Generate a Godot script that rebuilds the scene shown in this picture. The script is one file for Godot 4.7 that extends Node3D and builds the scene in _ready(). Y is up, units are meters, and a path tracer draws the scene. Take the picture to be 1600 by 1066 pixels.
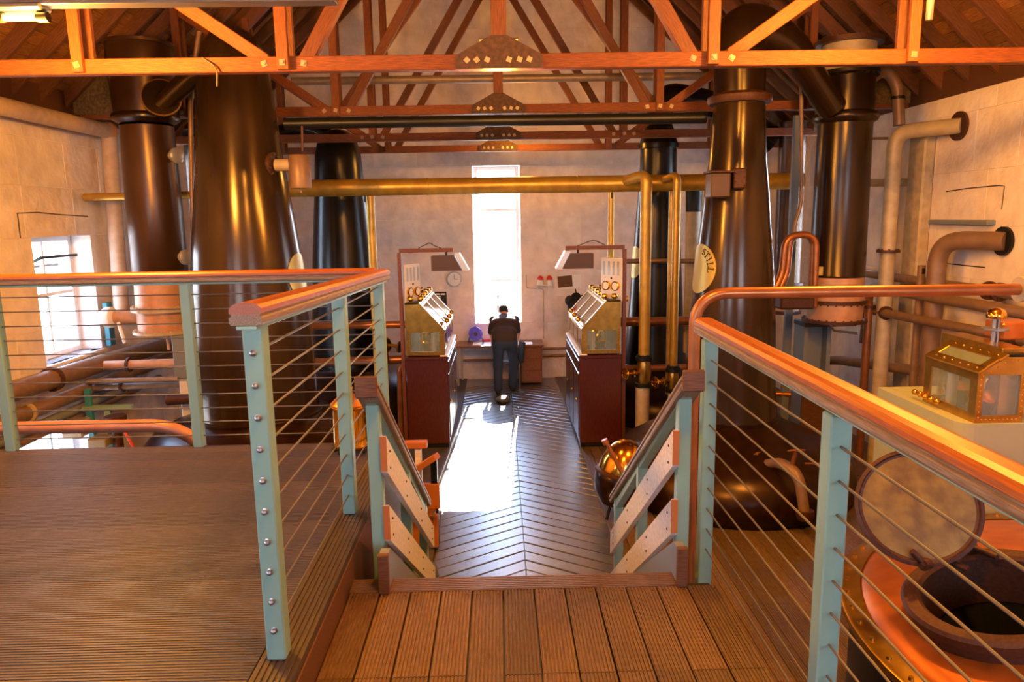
extends Node3D
# Still house of a distillery seen from the visitors' landing. Metres, y up; aisle floor at y = 0, end wall at z = -13.66.

var M := {}
var taken := {}
var cache := {}
var rng := RandomNumberGenerator.new()

# ---------------------------------------------------------------- geometry collector
class G:
	var v := PackedVector3Array()
	var n := PackedVector3Array()
	var uv := PackedVector2Array()
	func tri(a: Vector3, b: Vector3, c: Vector3, na: Vector3, nb: Vector3, nc: Vector3) -> void:
		if (b - a).cross(c - a).dot(na + nb + nc) > 0.0:
			var t := b; b = c; c = t
			t = nb; nb = nc; nc = t
		v.append(a); v.append(b); v.append(c)
		n.append(na); n.append(nb); n.append(nc)
	func quad(a: Vector3, b: Vector3, c: Vector3, d: Vector3, na: Vector3, nb: Vector3, nc: Vector3, nd: Vector3) -> void:
		tri(a, b, c, na, nb, nc)
		tri(a, c, d, na, nc, nd)
	func face(p: Array, out: Vector3) -> void:
		var m: Vector3 = (p[1] - p[0]).cross(p[2] - p[0])
		if m.length_squared() < 1e-16:
			return
		m = m.normalized()
		if m.dot(out) < 0.0:
			m = -m
		for k in range(1, p.size() - 1):
			tri(p[0], p[k], p[k + 1], m, m, m)
	func box(xf: Transform3D, s: Vector3, b := 0.0) -> G:
		var h := s * 0.5
		b = minf(b, minf(h.x, minf(h.y, h.z)) * 0.8)
		for ax in 3:
			var u := (ax + 1) % 3
			var w := (ax + 2) % 3
			for sg in [-1.0, 1.0]:
				var q := []
				for c in [[-1, -1], [1, -1], [1, 1], [-1, 1]]:
					var p := Vector3.ZERO
					p[ax] = sg * h[ax]; p[u] = c[0] * (h[u] - b); p[w] = c[1] * (h[w] - b)
					q.append(xf * p)
				var o := Vector3.ZERO
				o[ax] = sg
				face(q, xf.basis * o)
			if b > 0.0:
				for su in [-1.0, 1.0]:
					for sw in [-1.0, 1.0]:
						var q := []
						for c in [[-1, 0], [1, 0], [1, 1], [-1, 1]]:
							var p := Vector3.ZERO
							p[ax] = c[0] * (h[ax] - b)
							p[u] = su * (h[u] - (0.0 if c[1] == 0 else b)); p[w] = sw * (h[w] - (b if c[1] == 0 else 0.0))
							q.append(xf * p)
						var o := Vector3.ZERO
						o[u] = su; o[w] = sw
						face(q, xf.basis * o)
		if b > 0.0:
			for sx in [-1.0, 1.0]:
				for sy in [-1.0, 1.0]:
					for sz in [-1.0, 1.0]:
						face([xf * Vector3(sx * h.x, sy * (h.y - b), sz * (h.z - b)), xf * Vector3(sx * (h.x - b), sy * h.y, sz * (h.z - b)), xf * Vector3(sx * (h.x - b), sy * (h.y - b), sz * h.z)], xf.basis * Vector3(sx, sy, sz))
		return self
	func cube(lo: Vector3, hi: Vector3, b := 0.0) -> G:
		return box(Transform3D(Basis(), (lo + hi) * 0.5), (hi - lo).abs(), b)
	# a tube along points; r may be one radius or one for each point
	func tube(p: Array, r, seg := 10, caps := true) -> G:
		var t: Vector3 = (p[1] - p[0]).normalized()
		var a := t.cross(Vector3.UP if absf(t.y) < 0.9 else Vector3.RIGHT).normalized()
		var rings := []
		for k in p.size():
			var tn: Vector3 = (p[mini(k + 1, p.size() - 1)] - p[maxi(k - 1, 0)]).normalized()
			a = (a - tn * a.dot(tn)).normalized()
			var b := tn.cross(a)
			var rr: float = r[k] if r is Array else r
			var ring := []
			for s in seg:
				var f := TAU * s / seg
				var d := a * cos(f) + b * sin(f)
				ring.append([p[k] + d * rr, d])
			rings.append(ring)
		for k in p.size() - 1:
			for s in seg:
				var s2 := (s + 1) % seg
				var A = rings[k][s]; var B = rings[k][s2]; var C = rings[k + 1][s2]; var D = rings[k + 1][s]
				quad(A[0], B[0], C[0], D[0], A[1], B[1], C[1], D[1])
		if caps:
			for e in [[0, -1.0], [p.size() - 1, 1.0]]:
				var k: int = e[0]
				var o: Vector3 = (p[1] - p[0] if k == 0 else p[k] - p[k - 1]).normalized() * e[1]
				for s in seg:
					tri(p[k], rings[k][s][0], rings[k][(s + 1) % seg][0], o, o, o)
		return self
	# profile of Vector2(radius, height) turned round the y axis of xf
	func lathe(pr: Array, seg := 24, xf := Transform3D(), sharp := 0.75) -> G:
		var nn := []
		for k in pr.size() - 1:
			var d: Vector2 = pr[k + 1] - pr[k]
			nn.append(Vector2(d.y, -d.x).normalized() if d.length() > 1e-7 else Vector2(1, 0))
		for k in pr.size() - 1:
			var n0: Vector2 = nn[k]
			var n1: Vector2 = nn[k]
			if k > 0 and nn[k - 1].dot(nn[k]) > sharp:
				n0 = (nn[k - 1] + nn[k]).normalized()
			if k < nn.size() - 1 and nn[k + 1].dot(nn[k]) > sharp:
				n1 = (nn[k + 1] + nn[k]).normalized()
			for s in seg:
				var f0 := TAU * s / seg
				var f1 := TAU * (s + 1) / seg
				var c0 := Vector3(cos(f0), 0, sin(f0))
				var c1 := Vector3(cos(f1), 0, sin(f1))
				var p0: Vector2 = pr[k]
				var p1: Vector2 = pr[k + 1]
				var A := xf * (c0 * p0.x + Vector3.UP * p0.y)
				var B := xf * (c1 * p0.x + Vector3.UP * p0.y)
				var C := xf * (c1 * p1.x + Vector3.UP * p1.y)
				var D := xf * (c0 * p1.x + Vector3.UP * p1.y)
				var nA := xf.basis * (c0 * n0.x + Vector3.UP * n0.y)
				var nB := xf.basis * (c1 * n0.x + Vector3.UP * n0.y)
				var nC := xf.basis * (c1 * n1.x + Vector3.UP * n1.y)
				var nD := xf.basis * (c0 * n1.x + Vector3.UP * n1.y)
				if p0.x > 1e-6:
					tri(A, B, C, nA, nB, nC)
				if p1.x > 1e-6:
					tri(A, C, D, nA, nC, nD)
		return self
	# polygon in the xy plane of xf, from z = 0 to z = depth
	func prism(poly: Array, depth: float, xf := Transform3D()) -> G:
		var pk := PackedVector2Array(poly)
		var ix := Geometry2D.triangulate_polygon(pk)
		for e in [[0.0, -1.0], [depth, 1.0]]:
			for k in range(0, ix.size(), 3):
				var q := []
				for j in 3:
					var p: Vector2 = pk[ix[k + j]]
					q.append(xf * Vector3(p.x, p.y, e[0]))
				face(q, xf.basis.z * e[1] * signf(depth))
		var cw := Geometry2D.is_polygon_clockwise(pk)
		for k in pk.size():
			var a := pk[k]
			var b := pk[(k + 1) % pk.size()]
			var d := b - a
			var o := Vector3(d.y, -d.x, 0) * (-1.0 if cw else 1.0)
			face([xf * Vector3(a.x, a.y, 0), xf * Vector3(b.x, b.y, 0), xf * Vector3(b.x, b.y, depth), xf * Vector3(a.x, a.y, depth)], xf.basis * o)
		return self
	# ring of small bolt heads round the y axis of xf
	func bolts(r: float, y: float, count: int, size: float, xf := Transform3D(), tall := 0.0) -> G:
		for k in count:
			var f := TAU * (k + 0.5) / count
			lathe([Vector2(0, tall if tall > 0 else size), Vector2(size * 0.8, tall if tall > 0 else size), Vector2(size, 0)], 6, xf * Transform3D(Basis(), Vector3(cos(f) * r, y, sin(f) * r)), 0.9)
		return self
	func ball(c: Vector3, r: Vector3, seg := 12) -> G:
		var rows := seg / 2
		for i in rows:
			for j in seg:
				var q := []
				for e in [[i, j], [i, j + 1], [i + 1, j + 1], [i + 1, j]]:
					var th: float = PI * e[0] / rows
					var ph: float = TAU * e[1] / seg
					q.append(Vector3(sin(th) * cos(ph), cos(th), sin(th) * sin(ph)))
				var nn := q.map(func(x): return (x / r).normalized())
				if i > 0:
					tri(c + q[0] * r, c + q[1] * r, c + q[2] * r, nn[0], nn[1], nn[2])
				if i < rows - 1:
					tri(c + q[0] * r, c + q[2] * r, c + q[3] * r, nn[0], nn[2], nn[3])
		return self
	func mesh(off := Vector3.ZERO) -> ArrayMesh:
		var vv := v
		if off != Vector3.ZERO:
			vv = PackedVector3Array()
			for p in v:
				vv.append(p - off)
		var a := []
		a.resize(Mesh.ARRAY_MAX)
		a[Mesh.ARRAY_VERTEX] = vv
		a[Mesh.ARRAY_NORMAL] = n
		if uv.size() == v.size():
			a[Mesh.ARRAY_TEX_UV] = uv
		var m := ArrayMesh.new()
		m.add_surface_from_arrays(Mesh.PRIMITIVE_TRIANGLES, a)
		return m

# ---------------------------------------------------------------- nodes
func numbered(called: String) -> String:
	var k: int = taken.get(called, 0)
	taken[called] = k + 1
	return called if k == 0 else "%s_%03d" % [called, k]

func base_of(o: Node) -> Vector3:
	var p := Vector3.ZERO
	while o != self and o is Node3D:
		p += o.position
		o = o.get_parent()
	return p

func tag(o: Node3D, label: String, category: String, group := "") -> Node3D:
	o.set_meta("label", label)
	o.set_meta("category", category)
	if group:
		o.set_meta("group", group)
	return o

func thing(called: String, label: String, category: String, at := Vector3.ZERO, group := "") -> Node3D:
	var o := Node3D.new()
	o.name = numbered(called)
	add_child(o)
	o.position = at
	tag(o, label, category, group)
	return o

# geometry given in world axes; the node gets the base of its thing
func part(g: G, called: String, mat: Material, parent: Node3D, label := "") -> MeshInstance3D:
	var o := MeshInstance3D.new()
	o.mesh = g.mesh(base_of(parent))
	o.material_override = mat
	o.name = called
	parent.add_child(o, true)
	if label:
		o.set_meta("label", label)
	if called in ["rivets", "bolt_cluster", "screw_heads", "screw"]:
		o.set_meta("kind", "stuff")   # too small to tell apart
	return o

func solo(g: G, called: String, mat: Material, label: String, category: String, group := "", at := Vector3.INF) -> MeshInstance3D:
	var lo := Vector3.INF
	var hi := -Vector3.INF
	for p in g.v:
		lo = lo.min(p); hi = hi.max(p)
	var b := at if at != Vector3.INF else Vector3((lo.x + hi.x) / 2, lo.y, (lo.z + hi.z) / 2)
	var o := MeshInstance3D.new()
	o.mesh = g.mesh(b)
	o.position = b
	o.material_override = mat
	o.name = numbered(called)
	add_child(o)
	tag(o, label, category, group)
	return o

func struct(g: G, called: String, mat: Material, parent: Node3D = null) -> MeshInstance3D:
	var o := MeshInstance3D.new()
	o.mesh = g.mesh()
	o.material_override = mat
	o.name = called
	(parent if parent else self).add_child(o, true)
	if parent == null:
		o.set_meta("kind", "structure")
	return o

func put(m: Mesh, called: String, mat: Material, parent: Node3D, xf: Transform3D) -> MeshInstance3D:
	var o := MeshInstance3D.new()
	o.mesh = m
	o.material_override = mat
	o.name = called
	o.transform = xf
	parent.add_child(o, true)
	return o

# a bar with its length along its own x axis, w across and h along upv
func bar_mesh(l: float, w: float, h: float, bev: float) -> Mesh:
	var key := "bar %.3f %.3f %.3f %.4f" % [l, w, h, bev]
	if not cache.has(key):
		cache[key] = G.new().box(Transform3D(), Vector3(l, h, w), bev).mesh()
	return cache[key]

func frame(a: Vector3, b: Vector3, upv := Vector3.UP) -> Transform3D:
	var x := (b - a).normalized()
	var y := (upv - x * upv.dot(x)).normalized()
	return Transform3D(Basis(x, y, x.cross(y)), (a + b) * 0.5)

func beam(parent: Node3D, called: String, a: Vector3, b: Vector3, w: float, h: float, mat: Material, bev := 0.004, upv := Vector3.UP) -> MeshInstance3D:
	var xf := frame(a, b, upv)
	xf.origin -= base_of(parent)
	return put(bar_mesh(a.distance_to(b), w, h, bev), called, mat, parent, xf)

# profile in (z, y), length along x
func extrude_x(poly: Array, l: float) -> Mesh:
	return G.new().prism(poly, l, Transform3D(Basis(Vector3(0, 0, 1), Vector3(0, 1, 0), Vector3(1, 0, 0)), Vector3(-l / 2, 0, 0))).mesh()

func bend(p: Array, r: float, steps := 6) -> Array:
	var out := [p[0]]
	for k in range(1, p.size() - 1):
		var a: Vector3 = p[k - 1]; var b: Vector3 = p[k]; var c: Vector3 = p[k + 1]
		var rr := minf(r, minf(a.distance_to(b), b.distance_to(c)) * 0.48)
		var s := b + (a - b).normalized() * rr
		var e := b + (c - b).normalized() * rr
		for i in steps + 1:
			var t := float(i) / steps
			out.append(s.lerp(b, t).lerp(b.lerp(e, t), t))
	out.append(p[-1])
	return out

func V(x: float, y: float, z: float) -> Vector3:
	return Vector3(x, y, z)

func at(x: float, y: float, z: float) -> Transform3D:
	return Transform3D(Basis(), Vector3(x, y, z))

# lathe axis along a direction
func axis(o: Vector3, d: Vector3) -> Transform3D:
	var y := d.normalized()
	var x := y.cross(Vector3.UP if absf(y.y) < 0.9 else Vector3.RIGHT).normalized()
	return Transform3D(Basis(x, y, x.cross(y)), o)

# ---------------------------------------------------------------- materials
func noise(freq: float, lo: Color, hi: Color, seed_: int, oct := 4, kind := FastNoiseLite.TYPE_SIMPLEX_SMOOTH, mid = null) -> NoiseTexture2D:
	var f := FastNoiseLite.new()
	f.noise_type = kind
	f.frequency = freq
	f.fractal_octaves = oct
	f.seed = seed_
	var t := NoiseTexture2D.new()
	t.width = 512; t.height = 512
	t.seamless = true
	t.noise = f
	var r := Gradient.new()
	r.set_color(0, lo); r.set_color(1, hi)
	if mid != null:
		r.add_point(0.5, mid)
	t.color_ramp = r
	return t

func mat(key: String, c: Color, rough: float, metal := 0.0, tex: Texture2D = null, sc := Vector3.ONE, relief: Texture2D = null, depth := 0.0, world := false) -> StandardMaterial3D:
	var m := StandardMaterial3D.new()
	m.resource_name = key
	m.albedo_color = c
	m.roughness = rough
	m.metallic = metal
	if tex:
		m.albedo_texture = tex
	if tex or relief:
		m.uv1_triplanar = true
		m.uv1_world_triplanar = world
		m.uv1_scale = sc
	if relief:
		m.heightmap_enabled = true
		m.heightmap_texture = relief
		m.heightmap_scale = depth
	M[key] = m
	return m

func materials() -> void:
	var W := Color.WHITE
	var soft := noise(0.012, Color(0.80, 0.80, 0.80), W, 3, 5)
	var wallt := noise(0.012, Color(0.88, 0.86, 0.85), W, 13, 5)
	var faint_mottle := noise(0.008, Color(0.82, 0.8, 0.78), W, 17, 3)  # low-contrast random tone for metal and lacquer
	var blot := noise(0.02, Color(0.62, 0.60, 0.58), W, 7, 4)
	var grain := noise(0.03, Color(0.62, 0.56, 0.5), W, 11, 5)
	var bumps := noise(0.02, Color.BLACK, W, 5, 5)
	var fine := noise(0.09, Color.BLACK, W, 9, 3)
	var metal := noise(0.015, Color(0.55, 0.5, 0.46), W, 21, 4)
	var verdigris := noise(0.010, Color(0.30, 0.20, 0.14), Color(0.62, 0.50, 0.25), 33, 5, FastNoiseLite.TYPE_SIMPLEX_SMOOTH, Color(0.50, 0.40, 0.20))
	mat("wall", Color(0.93, 0.885, 0.86), 0.85, 0.0, wallt, Vector3.ONE * 0.45, bumps, 1.0, true)
	mat("wall_b", Color(0.925, 0.875, 0.855), 0.85, 0.0, wallt, Vector3.ONE * 0.5, bumps, 1.0, true)
	mat("wall_c", Color(0.94, 0.90, 0.87), 0.82, 0.0, wallt, Vector3.ONE * 0.4, bumps, 1.0, true)
	for k in 3:
		var f: float = [1.0, 0.84, 0.93][k]
		mat("truss%d" % k, Color(0.58 * f, 0.315 * f, 0.115 * f), 0.55, 0.0, grain, Vector3(0.5, 7, 7), fine, 0.15).uv1_offset = Vector3(k * 0.37, k * 0.21, k * 0.13)
		mat("roof%d" % k, Color(0.66 * f, 0.46 * f, 0.27 * f), 0.75, 0.0, grain, Vector3(0.4, 5, 5), fine, 0.2).uv1_offset = Vector3(k * 0.3, k * 0.11, k * 0.43)
		mat("rafter%d" % k, Color(0.50 * f, 0.31 * f, 0.18 * f), 0.7, 0.0, grain, Vector3(0.5, 6, 6), fine, 0.2).uv1_offset = Vector3(k * 0.3, k * 0.11, k * 0.43)
		mat("landing%d" % k, Color(0.50 * f, 0.375 * f, 0.26 * f), 0.42, 0.0, grain, Vector3(0.8, 8, 8), fine, 0.08).uv1_offset = Vector3(k * 0.31, k * 0.17, k * 0.4)
		mat("deck%d" % k, Color(0.36 * f, 0.305 * f, 0.26 * f), 0.45, 0.0, grain, Vector3(0.7, 7, 7), fine, 0.08).uv1_offset = Vector3(k * 0.31, k * 0.17, k * 0.4)
		mat("lower%d" % k, Color(0.52 * f, 0.43 * f, 0.36 * f), 0.42, 0.0, grain, Vector3(0.7, 7, 7), fine, 0.08).uv1_offset = Vector3(k * 0.31, k * 0.17, k * 0.4)
		mat("aisle%d" % k, Color(0.345 * f, 0.37 * f, 0.40 * f), 0.23, 0.0, grain, Vector3(0.5, 5, 5), fine, 0.06).uv1_offset = Vector3(k * 0.31, k * 0.17, k * 0.4)
	mat("gusset", Color(0.36, 0.23, 0.13), 0.65, 0.0, blot, Vector3.ONE * 2)
	mat("heel", Color(0.50, 0.41, 0.28), 0.8, 0.0, blot, Vector3.ONE * 2)
	mat("plate", Color(0.62, 0.56, 0.46), 0.45, 0.4)
	mat("steel", Color(0.62, 0.62, 0.62), 0.32, 0.9)
	mat("cable", Color(0.40, 0.37, 0.345), 0.45, 0.5)
	mat("teal", Color(0.47, 0.60, 0.545), 0.38)
	mat("teal_dark", Color(0.20, 0.50, 0.55), 0.45)
	mat("rail_wood", Color(0.66, 0.35, 0.11), 0.42, 0.0, grain, Vector3(0.4, 14, 14))
	mat("rail_grey", Color(0.58, 0.49, 0.40), 0.5, 0.0, grain, Vector3(0.5, 10, 10))
	mat("plank", Color(0.88, 0.87, 0.87), 0.6, 0.0, soft, Vector3(0.8, 5, 5))
	mat("plank_end", Color(0.64, 0.37, 0.15), 0.6)
	mat("fascia", Color(0.45, 0.29, 0.17), 0.5, 0.0, grain, Vector3(0.6, 6, 6))
	mat("concrete", Color(0.30, 0.27, 0.25), 0.7, 0.0, soft, Vector3.ONE * 0.5, bumps, 0.5, true)
	mat("stringer", Color(0.44, 0.47, 0.50), 0.45)
	mat("still", Color(0.25, 0.185, 0.125), 0.20, 0.45, faint_mottle, Vector3(1.2, 0.35, 1.2))
	mat("still_cold", Color(0.12, 0.11, 0.11), 0.27, 0.35, faint_mottle, Vector3(1.2, 0.35, 1.2))
	mat("pot", Color(0.26, 0.16, 0.11), 0.28, 0.55, metal, Vector3.ONE * 0.8)
	mat("cond", Color(0.30, 0.20, 0.13), 0.30, 0.4, faint_mottle, Vector3(1.2, 0.35, 1.2))
	mat("cond_dark", Color(0.19, 0.13, 0.10), 0.25, 0.4, faint_mottle, Vector3(1.2, 0.35, 1.2))
	mat("cond_base", Color(0.80, 0.60, 0.45), 0.42, 0.1, soft, Vector3.ONE)
	mat("cream_metal", Color(0.76, 0.68, 0.54), 0.45, 0.0, soft, Vector3.ONE)
	mat("white_pipe", Color(0.84, 0.74, 0.66), 0.5, 0.0, soft, Vector3.ONE)
	mat("copper", Color(0.84, 0.50, 0.25), 0.40, 0.8, faint_mottle, Vector3.ONE * 1.2)
	mat("copper_pipe", Color(0.70, 0.445, 0.26), 0.34, 0.6, faint_mottle, Vector3.ONE)
	mat("daylit_copper", Color(0.72, 0.50, 0.41), 0.40, 0.2, faint_mottle, Vector3.ONE)  # copper pipe with its daylight tint put into the colour
	mat("brown_pipe", Color(0.56, 0.44, 0.34), 0.42, 0.2, soft, Vector3.ONE)
	mat("yellow_pipe", Color(0.80, 0.64, 0.27), 0.36, 0.5, faint_mottle, Vector3.ONE)
	mat("dark_pipe", Color(0.11, 0.105, 0.11), 0.4, 0.3)
	mat("lag_pipe", Color(0.60, 0.53, 0.47), 0.4, 0.3, soft, Vector3.ONE)
	mat("brass", Color(0.88, 0.66, 0.26), 0.16, 1.0)
	mat("brass_dull", Color(0.76, 0.60, 0.28), 0.28, 0.9, faint_mottle, Vector3.ONE * 1.5)
	mat("brass_plate", Color(0.74, 0.66, 0.36), 0.4, 0.5)
	mat("ink", Color(0.10, 0.08, 0.06), 0.6)
	mat("iron", Color(0.10, 0.095, 0.09), 0.45, 0.4)
	mat("rust", Color(0.36, 0.21, 0.14), 0.55, 0.3, blot, Vector3.ONE * 4)
	mat("lid_face", Color(1, 1, 1), 0.5, 0.4, verdigris, Vector3.ONE * 1.6)
	mat("mahogany", Color(0.34, 0.13, 0.09), 0.28, 0.0, grain, Vector3(4, 0.6, 4))
	mat("frame_wood", Color(0.50, 0.27, 0.14), 0.5, 0.0, grain, Vector3(3, 3, 3))
	mat("white", Color(0.86, 0.85, 0.83), 0.45)
	mat("window_paint", Color(0.88, 0.89, 0.90), 0.4)
	mat("silver", Color(0.72, 0.72, 0.72), 0.35, 0.6)
	mat("bronze_box", Color(0.27, 0.18, 0.12), 0.45, 0.2)
	mat("green_tank", Color(0.64, 0.66, 0.52), 0.4)
	mat("desk", Color(0.62, 0.38, 0.20), 0.4, 0.0, grain, Vector3(1, 6, 6))
	mat("paper", Color(0.92, 0.91, 0.88), 0.8)
	mat("purple", Color(0.32, 0.30, 0.78), 0.35)
	mat("red", Color(0.75, 0.13, 0.10), 0.4)
	mat("black", Color(0.045, 0.045, 0.05), 0.6)
	mat("picture", Color(0.50, 0.36, 0.18), 0.6, 0.0, noise(0.03, Color(0.5, 0.4, 0.2), W, 44), Vector3.ONE * 6)
	mat("skin", Color(0.80, 0.56, 0.46), 0.55)
	mat("shirt", Color(0.22, 0.165, 0.155), 0.85)
	mat("jeans", Color(0.20, 0.27, 0.36), 0.85, 0.0, noise(0.05, Color(0.75, 0.75, 0.78), W, 55), Vector3.ONE * 3)
	mat("hair", Color(0.06, 0.055, 0.05), 0.7)
	mat("shoe", Color(0.16, 0.155, 0.16), 0.6)
	mat("collar", Color(0.80, 0.82, 0.86), 0.8)
	mat("chair", Color(0.10, 0.11, 0.14), 0.7)
	mat("pit_shade", Color(0.02, 0.018, 0.016), 1.0)  # near-black: shade inside the hollow vessel put into the colour
	mat("cloth_grey", Color(0.36, 0.37, 0.38), 0.9)
	mat("grass", Color(0.62, 0.62, 0.60), 0.9)
	for k in ["mahogany"]:
		M[k].clearcoat_enabled = true
		M[k].clearcoat = 0.5
		M[k].clearcoat_roughness = 0.2
	for k in 3:
		M["aisle%d" % k].metallic_specular = 0.72
		M["aisle%d" % k].clearcoat_enabled = true
		M["aisle%d" % k].clearcoat = 1.0
		M["aisle%d" % k].clearcoat_roughness = 0.30
	M["shirt"].rim_enabled = true
	M["shirt"].rim = 0.3
	var gl := mat("glass", Color(0.95, 0.97, 0.97, 0.06), 0.02)
	gl.transparency = BaseMaterial3D.TRANSPARENCY_ALPHA
	var sg := mat("safe_glass", Color(0.80, 0.90, 0.85, 0.12), 0.03)
	sg.transparency = BaseMaterial3D.TRANSPARENCY_ALPHA
	var lamp := mat("lamp_glow", Color(1, 0.85, 0.55), 0.4)
	lamp.emission_enabled = true
	lamp.emission = Color(1, 0.72, 0.30)
	lamp.emission_energy_multiplier = 5.0

# ---------------------------------------------------------------- lamps
func lamp_fitting(label: String, p: Vector3, energy: float, turn := 0.0, stem := 0.0, size := 0.12) -> void:
	var t := thing("seen_or_unseen_lamp", label, "lamp", p)  # serves the lamp in view, unseen ones and the added fill
	t.rotation.y = turn
	put(G.new().cube(V(-0.15, 0.03, -0.06), V(0.15, 0.07, 0.06), 0.012).mesh(), "housing", M.steel, t, Transform3D())
	for s in [-1.0, 1.0]:
		put(G.new().lathe([Vector2(0, -0.03), Vector2(0.03, -0.03), Vector2(0.03, 0.03), Vector2(0, 0.03)], 10, axis(V(s * 0.125, 0.0, 0), V(1, 0, 0))).mesh(), "end_cap", M.iron, t, Transform3D())
	put(G.new().tube([V(-0.1, 0, 0), V(0.1, 0, 0)], 0.02, 10).mesh(), "tube", M.lamp_glow, t, Transform3D())
	put(G.new().tube([V(0, 0.07, 0), V(0, 0.14, 0)], 0.008, 6).mesh(), "hanger", M.iron, t, Transform3D())  # short stub; on the added end-wall lamp it reaches no roof timber
	if stem > 0.0:
		put(G.new().tube([V(0.02, 0.03, 0), V(0.02, -stem, 0)], 0.02, 10).mesh(), "pull_stem", M.steel, t, Transform3D())
	var l := OmniLight3D.new()
	l.name = "lamp_light"
	l.light_color = LAMP_COLOR
	l.light_energy = energy
	l.light_size = size
	l.omni_range = 40.0
	l.omni_attenuation = 2.0
	l.shadow_enabled = true
	l.position = V(0, -0.18, 0)
	t.add_child(l)

# ---------------------------------------------------------------- the room
const WX := 4.87      # half width
const EZ := -13.66    # end wall
const SL := 0.92      # slope of the roof
const EAVE := 4.46
const FRONT := 3.5

func roof_y(x: float) -> float:
	return EAVE + (WX - absf(x)) * SL

# painted blocks on a wall face: u along the wall, n out of it
func blocks(parent: Node3D, o: Vector3, u: Vector3, n: Vector3, u0: float, u1: float, rows: Array, holes: Array, gable := false) -> void:
	for r in rows.size() - 1:
		var y0: float = rows[r]
		var y1: float = rows[r + 1]
		var mid := (y0 + y1) / 2
		var lim := WX - maxf(0.0, y1 - EAVE) / SL - 0.02 if gable else 99.0
		var spans := [[maxf(u0, -lim), minf(u1, lim)]]
		for h in holes:
			if mid > h[2] and mid < h[3]:
				var ns := []
				for s in spans:
					if h[1] <= s[0] or h[0] >= s[1]:
						ns.append(s)
					else:
						if h[0] - s[0] > 0.03: ns.append([s[0], h[0]])
						if s[1] - h[1] > 0.03: ns.append([h[1], s[1]])
				spans = ns
		for s in spans:
			var x: float = s[0]
			var first := true
			while x < s[1] - 0.02:
				var w := rng.randf_range(0.62, 1.05) * (0.55 if first and r % 2 else 1.0)
				first = false
				if s[1] - x - w < 0.25:
					w = s[1] - x
				var d := rng.randf_range(0.0, 0.004)
				var kk := "blk %.3f %.3f" % [w, y1 - y0]
				if not cache.has(kk):
					cache[kk] = G.new().box(Transform3D(), V(w, y1 - y0, 0.06), 0.004).mesh()
				var b := Basis(u, Vector3.UP, n)
				put(cache[kk], "block", M[["wall", "wall_b", "wall_c"][rng.randi() % 3]], parent, Transform3D(b, o + u * (x + w / 2) + Vector3.UP * mid + n * (d - 0.03)))
				x += w

func sash(called: String, c: Vector3, u: Vector3, w: float, y0: float, y1: float, bars: Array, ups: Array, thick := 0.05) -> Node3D:
	var o := Node3D.new()
	o.name = called
	o.set_meta("kind", "structure")
	add_child(o)
	o.position = c
	var n := u.cross(Vector3.UP)
	var b := Basis(u, Vector3.UP, n)
	for s in [-1.0, 1.0]:
		put(bar_mesh(y1 - y0, 0.06, thick, 0.006), "stile", M.window_paint, o, Transform3D(Basis(Vector3.UP, -u, n), u * s * (w / 2 - thick / 2) + Vector3.UP * (y0 + y1) / 2))
	for y in [y0 + thick / 2, y1 - thick / 2] + bars:
		put(bar_mesh(w - 2 * thick, 0.055, thick * (0.7 if y in bars else 1.0), 0.006), "rail", M.window_paint, o, Transform3D(b, Vector3.UP * y))
	for x in ups:
		put(bar_mesh(y1 - y0 - 2 * thick, 0.04, 0.03, 0.004), "glazing_bar", M.window_paint, o, Transform3D(Basis(Vector3.UP, -u, n), u * x + Vector3.UP * (y0 + y1) / 2))
	var ys: Array = [y0 + thick] + bars + [y1 - thick]
	var xs: Array = [-w / 2 + thick] + ups + [w / 2 - thick]
	for i in ys.size() - 1:
		for j in xs.size() - 1:
			put(G.new().box(Transform3D(b, u * (xs[j] + xs[j + 1]) / 2 + Vector3.UP * (ys[i] + ys[i + 1]) / 2), V(xs[j + 1] - xs[j], ys[i + 1] - ys[i], 0.004)).mesh(), "pane", M.glass, o, Transform3D())
	return o

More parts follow.
